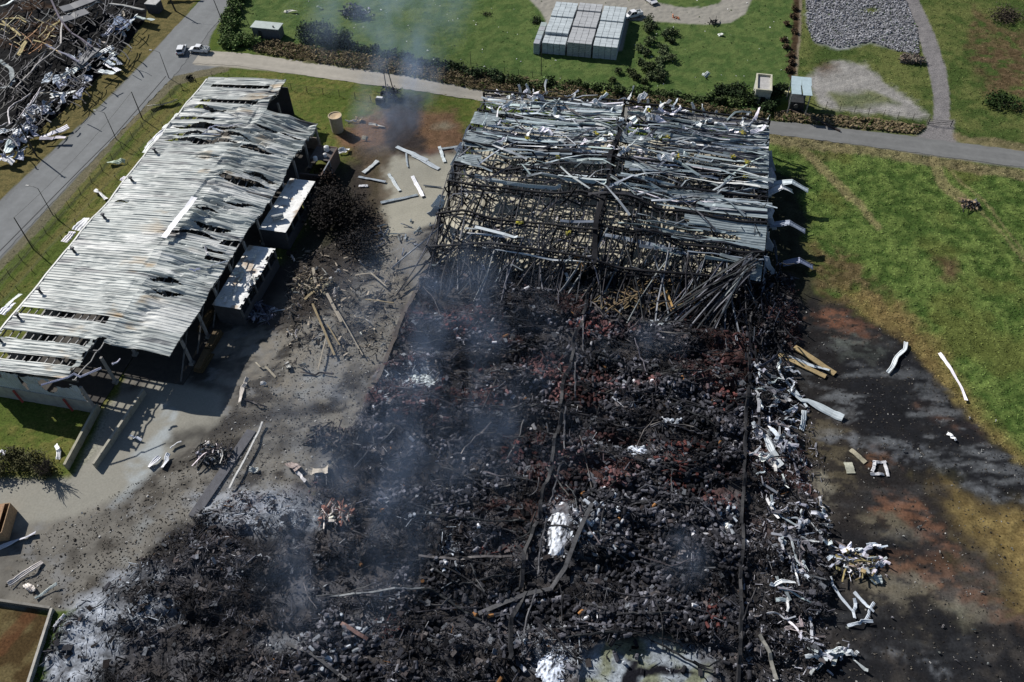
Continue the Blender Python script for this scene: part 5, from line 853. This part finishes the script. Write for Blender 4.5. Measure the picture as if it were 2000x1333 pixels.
part(lambda b: [b.ribbon([at(1812, 244)+[0, 0, z], at(1856, 248)+[0, 0, z]], .06, .06, (.06, .06, .06)) for z in (.4, .9, 1.4)]+[b.ribbon([at(1812, 244)+[0, 0, .3], at(1856, 248)+[0, 0, 1.4]], .05, .05, (.06, .06, .06))], 'gate_bars', STEEL, gt)
# ------------------------------------------------------------------ vehicles
def profile(b, pts, y0, y1, c, inset=0.0):
    P = np.array(pts, float); n = len(P); zt = P[:, 1].max(); k = inset*(P[:, 1] > zt*.7)
    v = np.concatenate([np.c_[P[:, 0], y0+k, P[:, 1]], np.c_[P[:, 0], y1-k, P[:, 1]]]); i = np.arange(n); j = (i+1) % n
    b.add(v, np.stack([i, j, j+n, i+n], 1), c); o = b.n-2*n; b.F.append(o+np.array([list(range(n))[::-1]])); b.F.append(o+np.array([[n+k_ for k_ in range(n)]]))
def vehicle(p, az, kind, lab, name, cat):
    L = 4.5 if kind != 'pickup' else 5.2; w_ = .92; t = thing(name, lab, cat, (0, 0, 0)); WO[t.name] = np.zeros(3); c = (.75, .76, .78)
    b = MB()
    if kind == 'car': body = [(-2.2, .35), (2.2, .35), (2.25, .7), (1.25, .98), (-2.1, 1.0), (-2.25, .8)]; cab = [(-1.95, .98), (1.15, .96), (.55, 1.52), (-1.6, 1.56)]
    else: body = [(-2.6, .45), (2.55, .45), (2.6, .8), (1.5, 1.08), (-2.55, 1.02), (-2.65, .8)]; cab = [(-.75, 1.02), (1.45, 1.05), (.75, 1.75), (-.6, 1.75)]
    profile(b, body, -w_, w_, c); b.build('body', PAINT, t)
    b = MB(); profile(b, cab, -w_+.08, w_-.08, (.02, .025, .03), .12); b.build('windows', GLASS, t)
    top = max(z for _, z in cab); x0, x1 = cab[3][0], cab[2][0]
    part(lambda b: (b.box(((x0+x1)/2, 0, top+.02), (x1-x0+.05, 1.5, .07), c), [b.ribbon([(xa, s*.8, 1.0), (xb, s*.76, top)], .08, .06, c) for s in (-1, 1) for xa, xb in ((cab[1][0], x1), ((x0+x1)/2, (x0+x1)/2), (cab[0][0], x0))]), 'roof', PAINT, t)
    for sx in (-1, 1):
        for s in (-1, 1):
            wh = part(lambda b: b.cyl((sx*L*.31, s*.72, .35), (sx*L*.31, s*.95, .35), .35, .35, (.02, .02, .02), 14), 'wheel', STEEL, t)
            WO[wh.name] = np.zeros(3); part(lambda b: b.cyl((sx*L*.31, s*.94, .35), (sx*L*.31, s*.97, .35), .2, .2, (.4, .4, .4), 10), 'rim', STEEL, wh)
    for s in (-1, 1):
        part(lambda b: b.box((L/2+.0, s*.68, .72), (.12, .35, .16), (.8, .8, .8)), 'headlight', GLASS, t); part(lambda b: b.box((-L/2-.0, s*.72, .8), (.08, .25, .2), (.35, .02, .02)), 'tail_light', GLASS, t)
    part(lambda b: (b.box((L/2-.02, 0, .45), (.2, 1.8, .2), (.05, .05, .05)), b.box((-L/2+.02, 0, .48), (.2, 1.8, .2), (.05, .05, .05))), 'bumpers', PAINT, t)
    if kind == 'pickup':
        part(lambda b: (b.box((-1.65, 0, .95), (1.7, 1.6, .1), (.08, .08, .08)), b.box((-1.65, .84, 1.15), (1.8, .08, .3), c), b.box((-1.65, -.84, 1.15), (1.8, .08, .3), c), b.box((-2.55, 0, 1.15), (.08, 1.6, .3), c)), 'cargo_bed', PAINT, t)
        part(lambda b: [b.box((-1.7+rnd(-.5, .5), rnd(-.5, .5), 1.2), (rnd(.3, .7), rnd(.3, .6), .35), jit((.35, .4, .42)), rnd(0, 3)) for _ in range(7)]+[b.ribbon([(-.8, s*.7, 1.1), (-.8, s*.7, 1.85), (-2.3, s*.7, 1.8), (-2.3, s*.7, 1.1)], .06, .06, (.3, .32, .33)) for s in (-1, 1)], 'load', STEEL, t)
    t.location = p; t.rotation_euler = (0, 0, az); return t
def azof(a, b_): A, B2 = W(*a), W(*b_); return atan2(B2[1]-A[1], B2[0]-A[0])
vehicle(tuple(at(356, 102, .06)), azof((353, 108), (359, 92)), 'car', 'white hatchback stopped at the road junction, nose away from the camera', 'parked_car', 'car')
vehicle(tuple(at(391, 102, .06)), azof((405, 102), (378, 100)), 'pickup', 'white pickup truck with a loaded open bed at the road junction', 'pickup_truck', 'truck')
vehicle(tuple(at(1236, 34, .04)), azof((1240, 34), (1232, 36)), 'pickup', 'small dark and white truck next to the stacks of pale bundles', 'pickup_truck', 'truck')
vehicle(tuple(at(1270, 4, .04)), azof((1262, -4), (1278, 8)), 'car', 'white car at the inner edge of the loop drive', 'parked_car', 'car')
def junk(px_, py_, n, R_, cols, name, lab, cat, zmax=1.6, mt=STEEL):
    p = at(px_, py_); b = MB()
    for i in range(n):
        q = p+np.array([rnd(-1, 1)*R_, rnd(-1, 1)*R_*.6, rnd(.1, zmax)])
        if random.random() < .5: b.box(q, (rnd(.2, 1.0), rnd(.1, .6), rnd(.05, .5)), jit(random.choice(cols)), R=rots(1, 2)[0])
        else:
            d = RNG.normal(0, 1, 3)*[1.2, 1.2, .35]; b.ribbon([q-d*.6, q+RNG.normal(0, .2, 3), q+d*.6], rnd(.08, .3), .07, jit(random.choice(cols)), rnd(0, 2))
    return tag(b.build(name, mt), lab, cat)
junk(695, 30, 150, 3.6, [(.02, .022, .03), (.05, .055, .07), (.2, .21, .25), (.02, .02, .025)], 'machine_wreck', 'mangled dark blue-black machine wreck on the far lawn', 'wreck', 2.2)
junk(420, 892, 150, 2.6, [(.03, .03, .03), (.06, .05, .05), (.5, .48, .48)], 'scrap_heap', 'black and white heap of burnt scrap by the concrete strip', 'heap', 1.4)
junk(1393, 46, 20, .9, [(.03, .03, .03)], 'scrap_heap', 'small black heap on the edge of the loop drive', 'heap', .8)
junk(1320, 36, 8, .8, [(.4, .15, .07)], 'scrap_heap', 'flat orange scraps on the loop drive', 'heap', .2)
junk(1892, 402, 60, 1.7, [(.02, .02, .025), (.1, .1, .11), (.4, .3, .2)], 'scrap_heap', 'small dark heap with twigs where the pale track ends in the meadow', 'heap', .9)
junk(1780, 120, 220, 2.4, [(.12, .09, .07), (.2, .17, .14)], 'brush_pile', 'grey tangle of brushwood beside the curved gravel path', 'brush pile', 1.2, WOOD)
junk(762, 190, 90, 2.0, [(.02, .02, .025), (.05, .05, .06)], 'burnt_transformer', 'burnt black equipment tangled at the foot of the paired poles', 'transformer', 2.2)
junk(505, 615, 120, 3.2, [(.10, .11, .16), (.05, .05, .07), (.35, .36, .42)], 'scrap_heap', 'heap of dark twisted strips in the shade below the southern annex', 'heap', 1.2)
junk(660, 1010, 160, 2.4, [(.6, .55, .52), (.25, .12, .09), (.1, .09, .08)], 'scrap_heap', 'white and rusty heap of bent strips at the west edge of the rubble', 'heap', 1.4)
junk(610, 560, 160, 3.4, [(.33, .28, .2), (.1, .09, .08), (.2, .17, .13)], 'splinter_heap', 'star-shaped heap of splintered boards beside the annexes', 'heap', 1.3, WOOD)
junk(1668, 1105, 110, 2.6, [(.45, .46, .5), (.3, .25, .12), (.05, .05, .05)], 'scrap_heap', 'heap of crumpled strips on the orange ground', 'heap', 1.1)
junk(640, 855, 120, 3.0, [(.06, .05, .05), (.12, .1, .09), (.03, .03, .03)], 'scrap_heap', 'low heap of charred strips in the smoky yard', 'heap', 1.0)
tb = thing('equipment_box', 'dark box with a white lid beside the paired black poles', 'box', tuple(at(744, 203)))
part(lambda b: b.box(WO[tb.name]+[0, 0, .8], (2.0, 1.4, 1.6), (.03, .035, .045)), 'cabinet', PAINT, tb); part(lambda b: b.box(WO[tb.name]+[-.2, .2, 1.66], (1.5, .7, .1), (.7, .7, .7)), 'lid', PAINT, tb)
# ------------------------------------------------------------------ small structures
hh = W(494, 53, 3.0); ht = thing('flat_roofed_hut', 'small grey hut with a pale flat roof beside the dry cuttings', 'hut', (-107.8, 187.2, 0))
part(lambda b: (b.box((-107.8, 187.4, 1.45), (7.4, 3.0, 2.9), (.13, .135, .145)),), 'wall', STONE, ht); part(lambda b: b.box((-107.8, 187.4, 3.0), (7.9, 3.5, .2), (.42, .47, .45)), 'roof', SHEET, ht); part(lambda b: b.cyl((-105.6, 186.6, 3.1), (-105.6, 186.6, 3.5), .2, .2, (.1, .1, .1)), 'vent', STEEL, ht)
part(lambda b: b.box((-109.4, 185.87, 1.1), (1.0, .06, 2.1), (.05, .05, .055)), 'door', STEEL, ht)
# stacks of pale bundles
S0 = None
for ci, (x0, x1) in enumerate([(-35.0, -29.0), (-28.6, -22.4), (-22.0, -15.9)]):
    for ri in range(5):
        y0 = 191.6+ri*4.2; H = 3.5+(.25 if (ci+ri) % 2 else 0); b = MB(); r = np.random.default_rng(ci*9+ri); nl = 8
        if ci == 0 and ri == 0: H = 3.0
        for li in range(nl):
            for a in range(4):
                for d in range(3):
                    wx = (x1-x0)/4; wy = 3.95/3; g = 1-.1*r.random(); cc = ((.50, .55, .57) if ci != 1 else (.44, .45, .46)); b.box((x0+wx*(a+.5)+r.uniform(-.03, .03), y0+wy*(d+.5)+r.uniform(-.03, .03), H/nl*(li+.5)), (wx-.09, wy-.07, H/nl-.06), tuple(v*g for v in cc))
        o = b.build('bundle_stack', SHEET); tag(o, f'stack of pale grey bundles, {["nearest", "second nearest", "middle", "second farthest", "farthest"][ri]} of the {["left", "middle", "right"][ci]} column beside the loop drive', 'stack', 'stacks of pale bundles')
b = MB()
for li in range(6):
    for d in range(5): b.box((-36.3, 191.9+d*2.2, .28+li*.5), (1.5, 2.05, .44), jit((.36, .4, .42), .08))
tag(b.build('bundle_stack', SHEET), 'narrow low stack against the left side of the pale bundles', 'stack', 'stacks of pale bundles')
# cream booth with sunken roof
bt = thing('cream_booth', 'cream concrete booth with a sunken flat roof at the lawn corner', 'booth', (19.9, 181.4, 0)); cw = (.50, .48, .38)
part(lambda b: b.box((19.9, 181.4, 1.75), (3.5, 6.6, 3.5), (.42, .42, .37)), 'wall', STONE, bt)
part(lambda b: (b.box((18.25, 181.4, 3.8), (.35, 7.0, .6), cw), b.box((21.55, 181.4, 3.8), (.35, 7.0, .6), cw), b.box((19.9, 184.75, 3.8), (2.95, .35, .6), cw), b.box((19.9, 178.1, 3.8), (2.95, .35, .6), cw)), 'parapet', STONE, bt)
part(lambda b: b.box((19.9, 181.4, 3.55), (2.9, 6.3, .08), (.42, .41, .40)), 'roof', STONE, bt); part(lambda b: b.box((20.1, 178.06, 1.1), (1.1, .06, 2.1), (.03, .03, .03)), 'door', STEEL, bt)
# steel shelter with pale blue roof
sh = thing('steel_shelter', 'tall steel shelter with a pale blue cracked roof above dark equipment', 'shelter', (28.2, 177.2, 0)); HZ = 5.6
for xx in (25.9, 29.9):
    for yy in (175.0, 181.6): part(lambda b: b.box((xx, yy, HZ/2), (.25, .25, HZ), (.25, .26, .25)), 'leg', STEEL, sh)
for k, (x0, x1, y0, y1) in enumerate([(25.7, 28.0, 178.6, 182.3), (28.05, 30.2, 178.7, 182.2), (25.65, 27.8, 174.6, 178.4), (28.1, 30.1, 174.4, 178.5)]):
    part(lambda b: b.box(((x0+x1)/2, (y0+y1)/2, HZ+.1+.06*k), (x1-x0, y1-y0, .08), (.40, .50, .54), .03*(k-1)), 'roof_panel', SHEET, sh)
part(lambda b: [b.ribbon([(x, 174.6, HZ-.2), (x, 182.2, HZ-.2)], .15, .2, (.2, .2, .2)) for x in (25.9, 28, 29.9)], 'roof_beam', STEEL, sh)
part(lambda b: (b.box((27.9, 178.8, 1.2), (3.2, 4, 2.4), (.04, .042, .045)), b.cyl((27.6, 176.6, 1.6), (27.6, 176.3, 1.6), .5, .5, (.10, .10, .1), 14)), 'equipment', STEEL, sh)
tag(part(lambda b: b.box(at(1536, 186, .8), (1.3, .8, .5), (.6, .56, .3)), 'yellow_box', PAINT, None), 'pale yellow block between the booth and the steel shelter', 'block')
fb = MB(); P = np.array([at(1560, 217, .5), at(1576, 228, .4), at(1600, 240, .3), at(1640, 258, .25)]); fb.ribbon(P, .45, .35, (.05, .04, .035)); fb.ribbon(np.array([at(1525, 222, .3), at(1545, 218, .4), at(1560, 226, .3)]), .3, .3, (.12, .09, .07)); tag(fb.build('fallen_pole', WOOD), 'dark fallen pole stretching from the steel shelter to the side road', 'pole')
# tan tank
tk = thing('tan_tank', 'rusty tan upright tank on the lawn north of the annexes', 'tank', tuple(at(660, 256))); p = WO[tk.name]
part(lambda b: b.cyl(p, p+[0, 0, 4.0], 1.35, 1.45, (.42, .37, .27), 24, False), 'shell', STONE, tk)
def tl(b):
    k = np.arange(24)*2*pi/24; n = 24; q = np.concatenate([[p+[0, 0, 3.7]], np.c_[p[0]+1.42*np.cos(k), p[1]+1.42*np.sin(k), np.full(n, p[2]+3.95)]]); b.add(q, np.array([[0, i+1, (i+1) % n+1] for i in range(n)]), (.50, .38, .24))
part(tl, 'lid', STONE, tk); part(lambda b: b.ribbon(np.c_[p[0]+1.47*np.cos(np.linspace(0, 2*pi, 25)), p[1]+1.47*np.sin(np.linspace(0, 2*pi, 25)), np.full(25, p[2]+4.0)], .16, .16, (.5, .42, .3)), 'rim', STONE, tk)
# ramp walls, low wall, skip
for (a, b2, H, th, c, lab) in [((133, 918), (196, 800), 1.5, .35, (.36, .34, .26), 'pale concrete ramp wall by the grass, the western of two'), ((188, 915), (285, 770), 1.3, .35, (.38, .36, .3), 'pale concrete ramp wall in the yard, the eastern of two'), ((-60, 1168), (103, 1192), .9, .3, (.2, .19, .17), 'low dark garden wall beside the brown soil plot'), ((106, 1193), (58, 1345), .9, .3, (.42, .4, .36), 'low pale garden wall along the ash bank')]:
    A, B2 = at(*a), at(*b2); A[2] = B2[2] = 0; L_ = np.linalg.norm(B2-A); az = atan2(B2[1]-A[1], B2[0]-A[0]); b = MB(); b.box((0, 0, H/2), (L_, th, H), tuple(.8*v for v in c)); b.box((0, 0, H+.03), (L_, th+.06, .06), c)
    for k in range(int(L_/3)): b.box((-L_/2+3*k+1.5, 0, H/2-.1), (.25, th+.12, H-.2), tuple(.7*v for v in c))
    o = b.build('concrete_wall', STONE, origin=(0, 0, 0)); o.location = (A+B2)/2; o.rotation_euler = (0, 0, az); tag(o, lab, 'wall')
for a, b2, wd, c, lab in [((492, 842), (378, 1012), 1.6, (.10, .10, .11), 'dark concrete strip crossing the yard into the rubble'), ((478, 850), (383, 1000), .25, (.35, .32, .27), 'thin pale kerb along the dark concrete strip')]:
    A, B2 = at(*a), at(*b2); b = MB(); b.ribbon([A+[0, 0, .1], (A+B2)/2+[0, 0, .1], B2+[0, 0, .1]], wd, .2, c); tag(b.build('concrete_strip', STONE), lab, 'kerb')
sk = thing('rusty_skip', 'tan open box container with a dark inside at the left edge of the yard', 'container', tuple(at(5, 1030))); p = WO[sk.name]
part(lambda b: b.box(p+[0, 0, .08], (3.2, 5, .12), (.1, .07, .05), .35), 'floor', WOOD, sk)
def skw(b):
    for dx, dy, sx, sy in ((1.6, 0, .12, 5), (-1.6, 0, .12, 5), (0, 2.5, 3.2, .12), (0, -2.5, 3.2, .12)):
        q = rotz((dx, dy, 0), .35); b.box(p+q+[0, 0, 1.3], (sx, sy, 2.4), (.33, .22, .13), .35)
part(skw, 'side', WOOD, sk); part(lambda b: b.box(p+rotz((-.3, .4, 2.5), .35), (2.4, 4, .1), (.36, .22, .13), .35), 'lid', WOOD, sk)
# ------------------------------------------------------------------ plants
def plant(name, px_, py_, R_, H, c, lab, cat='bush', n=700, grp=None, trunk=True, leaf=.28, bare=False, squash=1.0):
    p = at(px_, py_); t = thing(name, lab, cat, tuple(p), grp); r = np.random.default_rng(int(px_*7+py_)); b = MB()
    cl = r.normal(0, 1, (9, 3)); cl /= np.linalg.norm(cl, axis=1)[:, None]; cl = cl*[R_*.6, R_*.6*squash, H*.28]+[0, 0, H*.55]
    if not bare:
        which = r.integers(0, 9, n); q = cl[which]+r.normal(0, 1, (n, 3))*[R_*.27, R_*.27*squash, H*.17]; q[:, 2] = np.clip(q[:, 2], .1, H*1.05); Rm = rots(n, 3)*(r.uniform(.5, 1.4, n)*leaf)[:, None, None]
        tv = np.array([(-.5, -.35, 0), (.5, -.3, .1), (.45, .4, 0), (-.4, .35, .12)]); cc = np.array(c)*r.uniform(.5, 1.5, (9, 1))[which]*r.uniform(.6, 1.5, (n, 1))
        b.many(tv, np.array([[0, 1, 2, 3]]), Rm, q+p, cc); b.build('crown', LEAF, t)
    if trunk:
        b = MB(); nb = 26 if bare else 7
        b.cyl(p-[0, 0, .1], p+[0, 0, H*.45], .12*H/3, .07*H/3, (.05, .04, .03), 7)
        for k in range(nb):
            a = r.uniform(0, 2*pi); e_ = np.array([cos(a)*R_*r.uniform(.4, 1), sin(a)*R_*r.uniform(.4, 1), H*r.uniform(.6, 1.05)]); s_ = np.array([0, 0, H*r.uniform(.15, .45)]); m_ = (e_+s_)/2+r.normal(0, .15, 3)*H*.2
            b.ribbon([p+s_, p+m_, p+e_], [.07*H/3, .05*H/3, .02*H/3], .04*H/3, (.05, .04, .03))
            if bare:
                for _ in range(5): d = r.normal(0, .35, 3)*H*.3; b.ribbon([p+m_, p+m_+d*.5, p+m_+d+[0, 0, .1*H]], .025, .025, (.06, .05, .04))
        b.build('trunk', BARK, t)
GR = (.04, .07, .02)
for i, (a, b2, R_, H) in enumerate([(600, 78, 2.8, 3.8), (640, 84, 3.4, 4.6), (672, 90, 2.6, 3.6), (628, 72, 2.4, 3.8)]): plant('round_tree', a, b2, R_, H, (.05, .075, .03), ['dark rounded tree on the far lawn, leftmost of four', 'dark rounded tree on the far lawn, tallest of four', 'dark rounded tree on the far lawn, rightmost of four', 'dark rounded tree on the far lawn, behind the tallest'][i], 'tree', 1500, 'rounded trees on the far lawn', leaf=.42)
for i in range(26):
    t = i/25; plant('hedge_bush', 432+t*36+rnd(-6, 22)*(1-t*.5), 88-t*92+rnd(-3, 3), 1.7, 2.3, (.08, .125, .036), 'leafy bush in the hedge running up from the road junction', 'bush', 340, 'hedge bushes at the road junction', leaf=.42)
for i in range(12): plant('hedge_bush', 445+i*5.2, 88+rnd(-8, 6), 1.6, 2.0, (.10, .15, .045), 'bright leafy bush rounding the hedge corner at the junction', 'bush', 340, 'corner bushes at the road junction', leaf=.42)
for i in range(22): plant('scrub_bush', 690+i*14+rnd(-6, 6), 98+i*3.0+rnd(-5, 3), 1.8, 1.7, (.03, .05, .02), 'low dark scrub bush along the far lawn edge', 'bush', 260, 'scrub along the far lawn edge', leaf=.42)
for i in range(34): plant('verge_bush', 1000+i*15.5+rnd(-6, 6), 168+i*1.25+rnd(-8, 6), rnd(1.2, 2.1), rnd(1.1, 2.0), jit((.065, .095, .032), .4), 'dark green bush on the verge behind the collapsed warehouse', 'bush', 260, 'bushes behind the collapsed warehouse', leaf=.42)
for i in range(24): plant('field_shrub', rnd(1250, 1315), 45+i*5+rnd(-3, 3), rnd(.9, 1.7), rnd(1.0, 1.9), jit((.075, .10, .045), .3), 'grey-green shrub in the rough strip right of the pale bundles', 'shrub', 260, 'shrubs right of the pale bundles', leaf=.36)
for i in range(9): plant('field_shrub', rnd(1190, 1290), rnd(130, 165), rnd(.9, 1.5), rnd(1.0, 1.6), jit((.05, .07, .025), .3), 'shrub on the lawn below the pale bundles', 'shrub', 220, 'shrubs below the pale bundles', leaf=.36)
for i, (a, b2, R_, H) in enumerate([(1440, 185, 3.2, 1.8), (1472, 200, 2.4, 2.4), (1510, 188, 2.2, 2.0), (1525, 175, 1.8, 1.6), (1412, 182, 2.2, 1.5), (1495, 215, 2.2, 2.2)]): plant('dark_bush', a, b2, R_, H, (.02, .035, .012), 'dark dense bush around the cream booth', 'bush', 700, 'dark bushes around the cream booth', leaf=.4)
for i in range(9): plant('field_shrub', 1542+rnd(-12, 14), 20+i*15, 1.0, 1.0, (.09, .06, .035), 'brown withered shrub along the dark ditch', 'shrub', 200, 'withered shrubs along the ditch', leaf=.35)
for i, (a, b2, R_, H) in enumerate([(20, 905, 2.0, 2.6), (50, 915, 1.9, 2.4), (75, 905, 1.7, 2.6), (95, 925, 1.8, 2.4), (5, 925, 1.8, 2.2), (35, 893, 1.5, 2.0)]): plant('yard_bush', a, b2, R_, H, (.075, .075, .03), 'olive bush on the grass corner beside the yard', 'bush', 700, 'olive bushes on the grass corner', leaf=.24)
plant('bare_tree', 100, 930, 1.9, 4.6, GR, 'thin bare tree at the corner of the grass and the yard', 'tree', bare=True)
plant('burnt_tree', 672, 430, 6.2, 6.0, (.016, .013, .012), 'burnt rounded black tree beside the annexes', 'tree', 5200, leaf=.36)
plant('burnt_tree', 640, 370, 3.0, 3.6, (.028, .018, .013), 'smaller burnt brown tree north of the large black one', 'tree', 1600, leaf=.34)
plant('burnt_tree', 690, 490, 4.2, 3.6, (.016, .014, .014), 'smaller burnt black tree at the foot of the large one', 'tree', 1800, leaf=.34)
plant('dark_bush', 372, 156, 1.1, 1.0, (.012, .014, .012), 'black round bush at the bend of the wire fence', 'bush', 260)
plant('meadow_bush', 1955, 205, 4.0, 1.6, (.03, .055, .014), 'low spreading green bush in the rough meadow by the curved path', 'bush', 900, leaf=.4)
plant('dark_bush', 1045, 42, 1.8, 1.0, (.018, .03, .014), 'small dark bush on the lawn left of the pale bundles', 'bush', 300, leaf=.3); plant('dark_bush', 952, 30, 1.6, .6, (.02, .02, .012), 'flat dark withered patch on the far lawn', 'bush', 120, trunk=False, leaf=.25)
plant('dead_brush', 1975, 40, 5.5, 2.0, (.05, .04, .03), 'dark dead brush heap in the top right corner', 'bush', 1500, leaf=.3)
plant('dark_bush', 535, 88, 1.8, 1.0, (.06, .05, .03), 'withered scrub at the foot of the flat-roofed hut', 'bush', 300, leaf=.3)
# timber stacks under the open bay of the long warehouse
for i, (x0, y0) in enumerate([(-74.2, 79), (-74.6, 84), (-78, 88)]):
    b = MB()
    for k in range(7): b.box((x0+rnd(-.2, .2), y0+rnd(-.3, .3), .2+k*.22), (1.1, 4.4, .16), jit((.10, .07, .035)), rnd(-.06, .06))
    tag(b.build('plank_stack', WOOD), ['dark plank stack at the open east bay, nearest', 'dark plank stack at the open east bay, farther', 'dark plank stack just inside the open bay'][i], 'planks')
# pale ash mounds in the burnt floor
def mound(px_, py_, rx, ry, H, c, lab, seed):
    p = at(px_, py_, -.1); u, v = np.meshgrid(np.linspace(-1, 1, 30), np.linspace(-1, 1, 30), indexing='ij'); n_ = fbm(u*4+9, v*4+9, 1, seed); rr = np.hypot(u, v)*(1+.5*(n_-.5)); z = H*np.clip(1-rr**2, 0, 1)**.7*(.7+.6*n_)
    cc = np.array(c)*(.08+1.7*sstep(.3, .62, fbm(u*9+50, v*9+50, 1, seed+3))[..., None]); b = MB(); b.grid(u*rx, v*ry, z, cc, (rr < 1.02)[:-1, :-1]); o = b.build('ash_mound', CHAR, origin=(0, 0, 0)); o.location = p; return tag(o, lab, 'mound')
mound(1093, 1045, 1.9, 4.6, .9, (.46, .48, .52), 'narrow bright white mound on the heap in the lower rubble', 501); 
mound(1245, 888, 2.0, 1.5, .9, (.50, .54, .62), 'small bluish white mound near the red rubble', 507); mound(1420, 1030, 1.0, 1.2, .8, (.7, .7, .66), 'small cream-white lump near the east edge of the rubble', 509); mound(1300, 830, 1.6, 1.5, .6, (.34, .36, .4), 'pale ash clump above the red rubble', 511)
mound(822, 742, 2.6, 1.9, .35, (.42, .46, .46), 'flat pale ash patch near the west rubble edge', 513); mound(1295, 640, 2.6, 1.1, .7, (.36, .4, .42), 'long pale sheet-like ash heap high in the rubble', 515); mound(1082, 1300, 2.2, 3.2, .5, (.48, .52, .6), 'bright ash patch at the bottom edge', 517)
# ------------------------------------------------------------------ smoke
def smoke(px_, py_, z, rx, ry, rz, dens, lab, tilt=0.0, seed=0.0, c=(.5, .66, .95)):
    g0 = W(px_, py_, 0.0); me = bpy.data.meshes.new('smoke'); import bmesh
    bm = bmesh.new(); bmesh.ops.create_icosphere(bm, subdivisions=3, radius=1.0); bm.to_mesh(me); bm.free()
    o = bpy.data.objects.new('smoke', me); C.objects.link(o); o.location = (g0[0], g0[1], z); o.scale = (rx, ry, rz); o.rotation_euler = (tilt, 0, 0)
    M = bpy.data.materials.new('smoke_air'); M.use_nodes = True; t = M.node_tree; N = t.nodes; L = t.links; N.remove(N['Principled BSDF'])
    v = N.new('ShaderNodeVolumePrincipled'); v.inputs['Color'].default_value = (*c, 1); v.inputs['Anisotropy'].default_value = .2
    tc = N.new('ShaderNodeTexCoord'); ln = N.new('ShaderNodeVectorMath'); ln.operation = 'LENGTH'; L.new(tc.outputs['Object'], ln.inputs[0])
    f = N.new('ShaderNodeMapRange'); f.inputs[1].default_value = 1.0; f.inputs[2].default_value = .1; f.inputs[3].default_value = 0; f.inputs[4].default_value = 1; L.new(ln.outputs['Value'], f.inputs[0])
    g = N.new('ShaderNodeNewGeometry'); mp = N.new('ShaderNodeMapping'); mp.inputs['Location'].default_value = (seed, seed*2, 0); mp.inputs['Scale'].default_value = (1, .6, .5); L.new(g.outputs['Position'], mp.inputs[0])
    ns = N.new('ShaderNodeTexNoise'); ns.inputs['Scale'].default_value = .16; ns.inputs['Detail'].default_value = 4; ns.inputs['Roughness'].default_value = .6; L.new(mp.outputs[0], ns.inputs['Vector'])
    nr = N.new('ShaderNodeMapRange'); nr.inputs[1].default_value = .42; nr.inputs[2].default_value = .68; L.new(ns.outputs['Fac'], nr.inputs[0])
    m1 = N.new('ShaderNodeMath'); m1.operation = 'MULTIPLY'; L.new(f.outputs[0], m1.inputs[0]); L.new(nr.outputs[0], m1.inputs[1])
    m2 = N.new('ShaderNodeMath'); m2.operation = 'MULTIPLY'; m2.inputs[1].default_value = dens; L.new(m1.outputs[0], m2.inputs[0]); L.new(m2.outputs[0], v.inputs['Density']); L.new(v.outputs[0], N['Material Output'].inputs['Volume'])
    me.materials.append(M); tag(o, lab, 'smoke', None, 'stuff')
smoke(790, 225, 8, 10, 26, 9, .085, 'blue smoke drifting over the scorched soil behind the yard', 0, 3)
smoke(770, 90, 12, 26, 30, 12, .04, 'thin smoke veil over the far lawn', 0, 8)
smoke(850, 610, 5, 20, 20, 6, .045, 'blue smoke over the upper west corner of the rubble', 0, 15)
smoke(740, 850, 4.5, 22, 18, 5.5, .045, 'thin smoke over the yard edge of the rubble', 0, 23)
smoke(690, 1090, 5, 14, 17, 6, .06, 'blue smoke rising from the lower rubble', 0, 31)
smoke(800, 800, 5, 34, 50, 7, .022, 'broad thin haze of smoke over the western half of the rubble', 0, 55)
smoke(1240, 690, 3, 10, 6, 3, .06, 'faint smoke above the middle of the rubble', 0, 37)
smoke(1330, 1110, 3, 5, 6, 3, .10, 'small wisp of smoke in the lower east rubble', 0, 41)
smoke(970, 880, 3, 14, 9, 3.5, .05, 'faint smoke in the centre of the burnt floor', 0, 47)
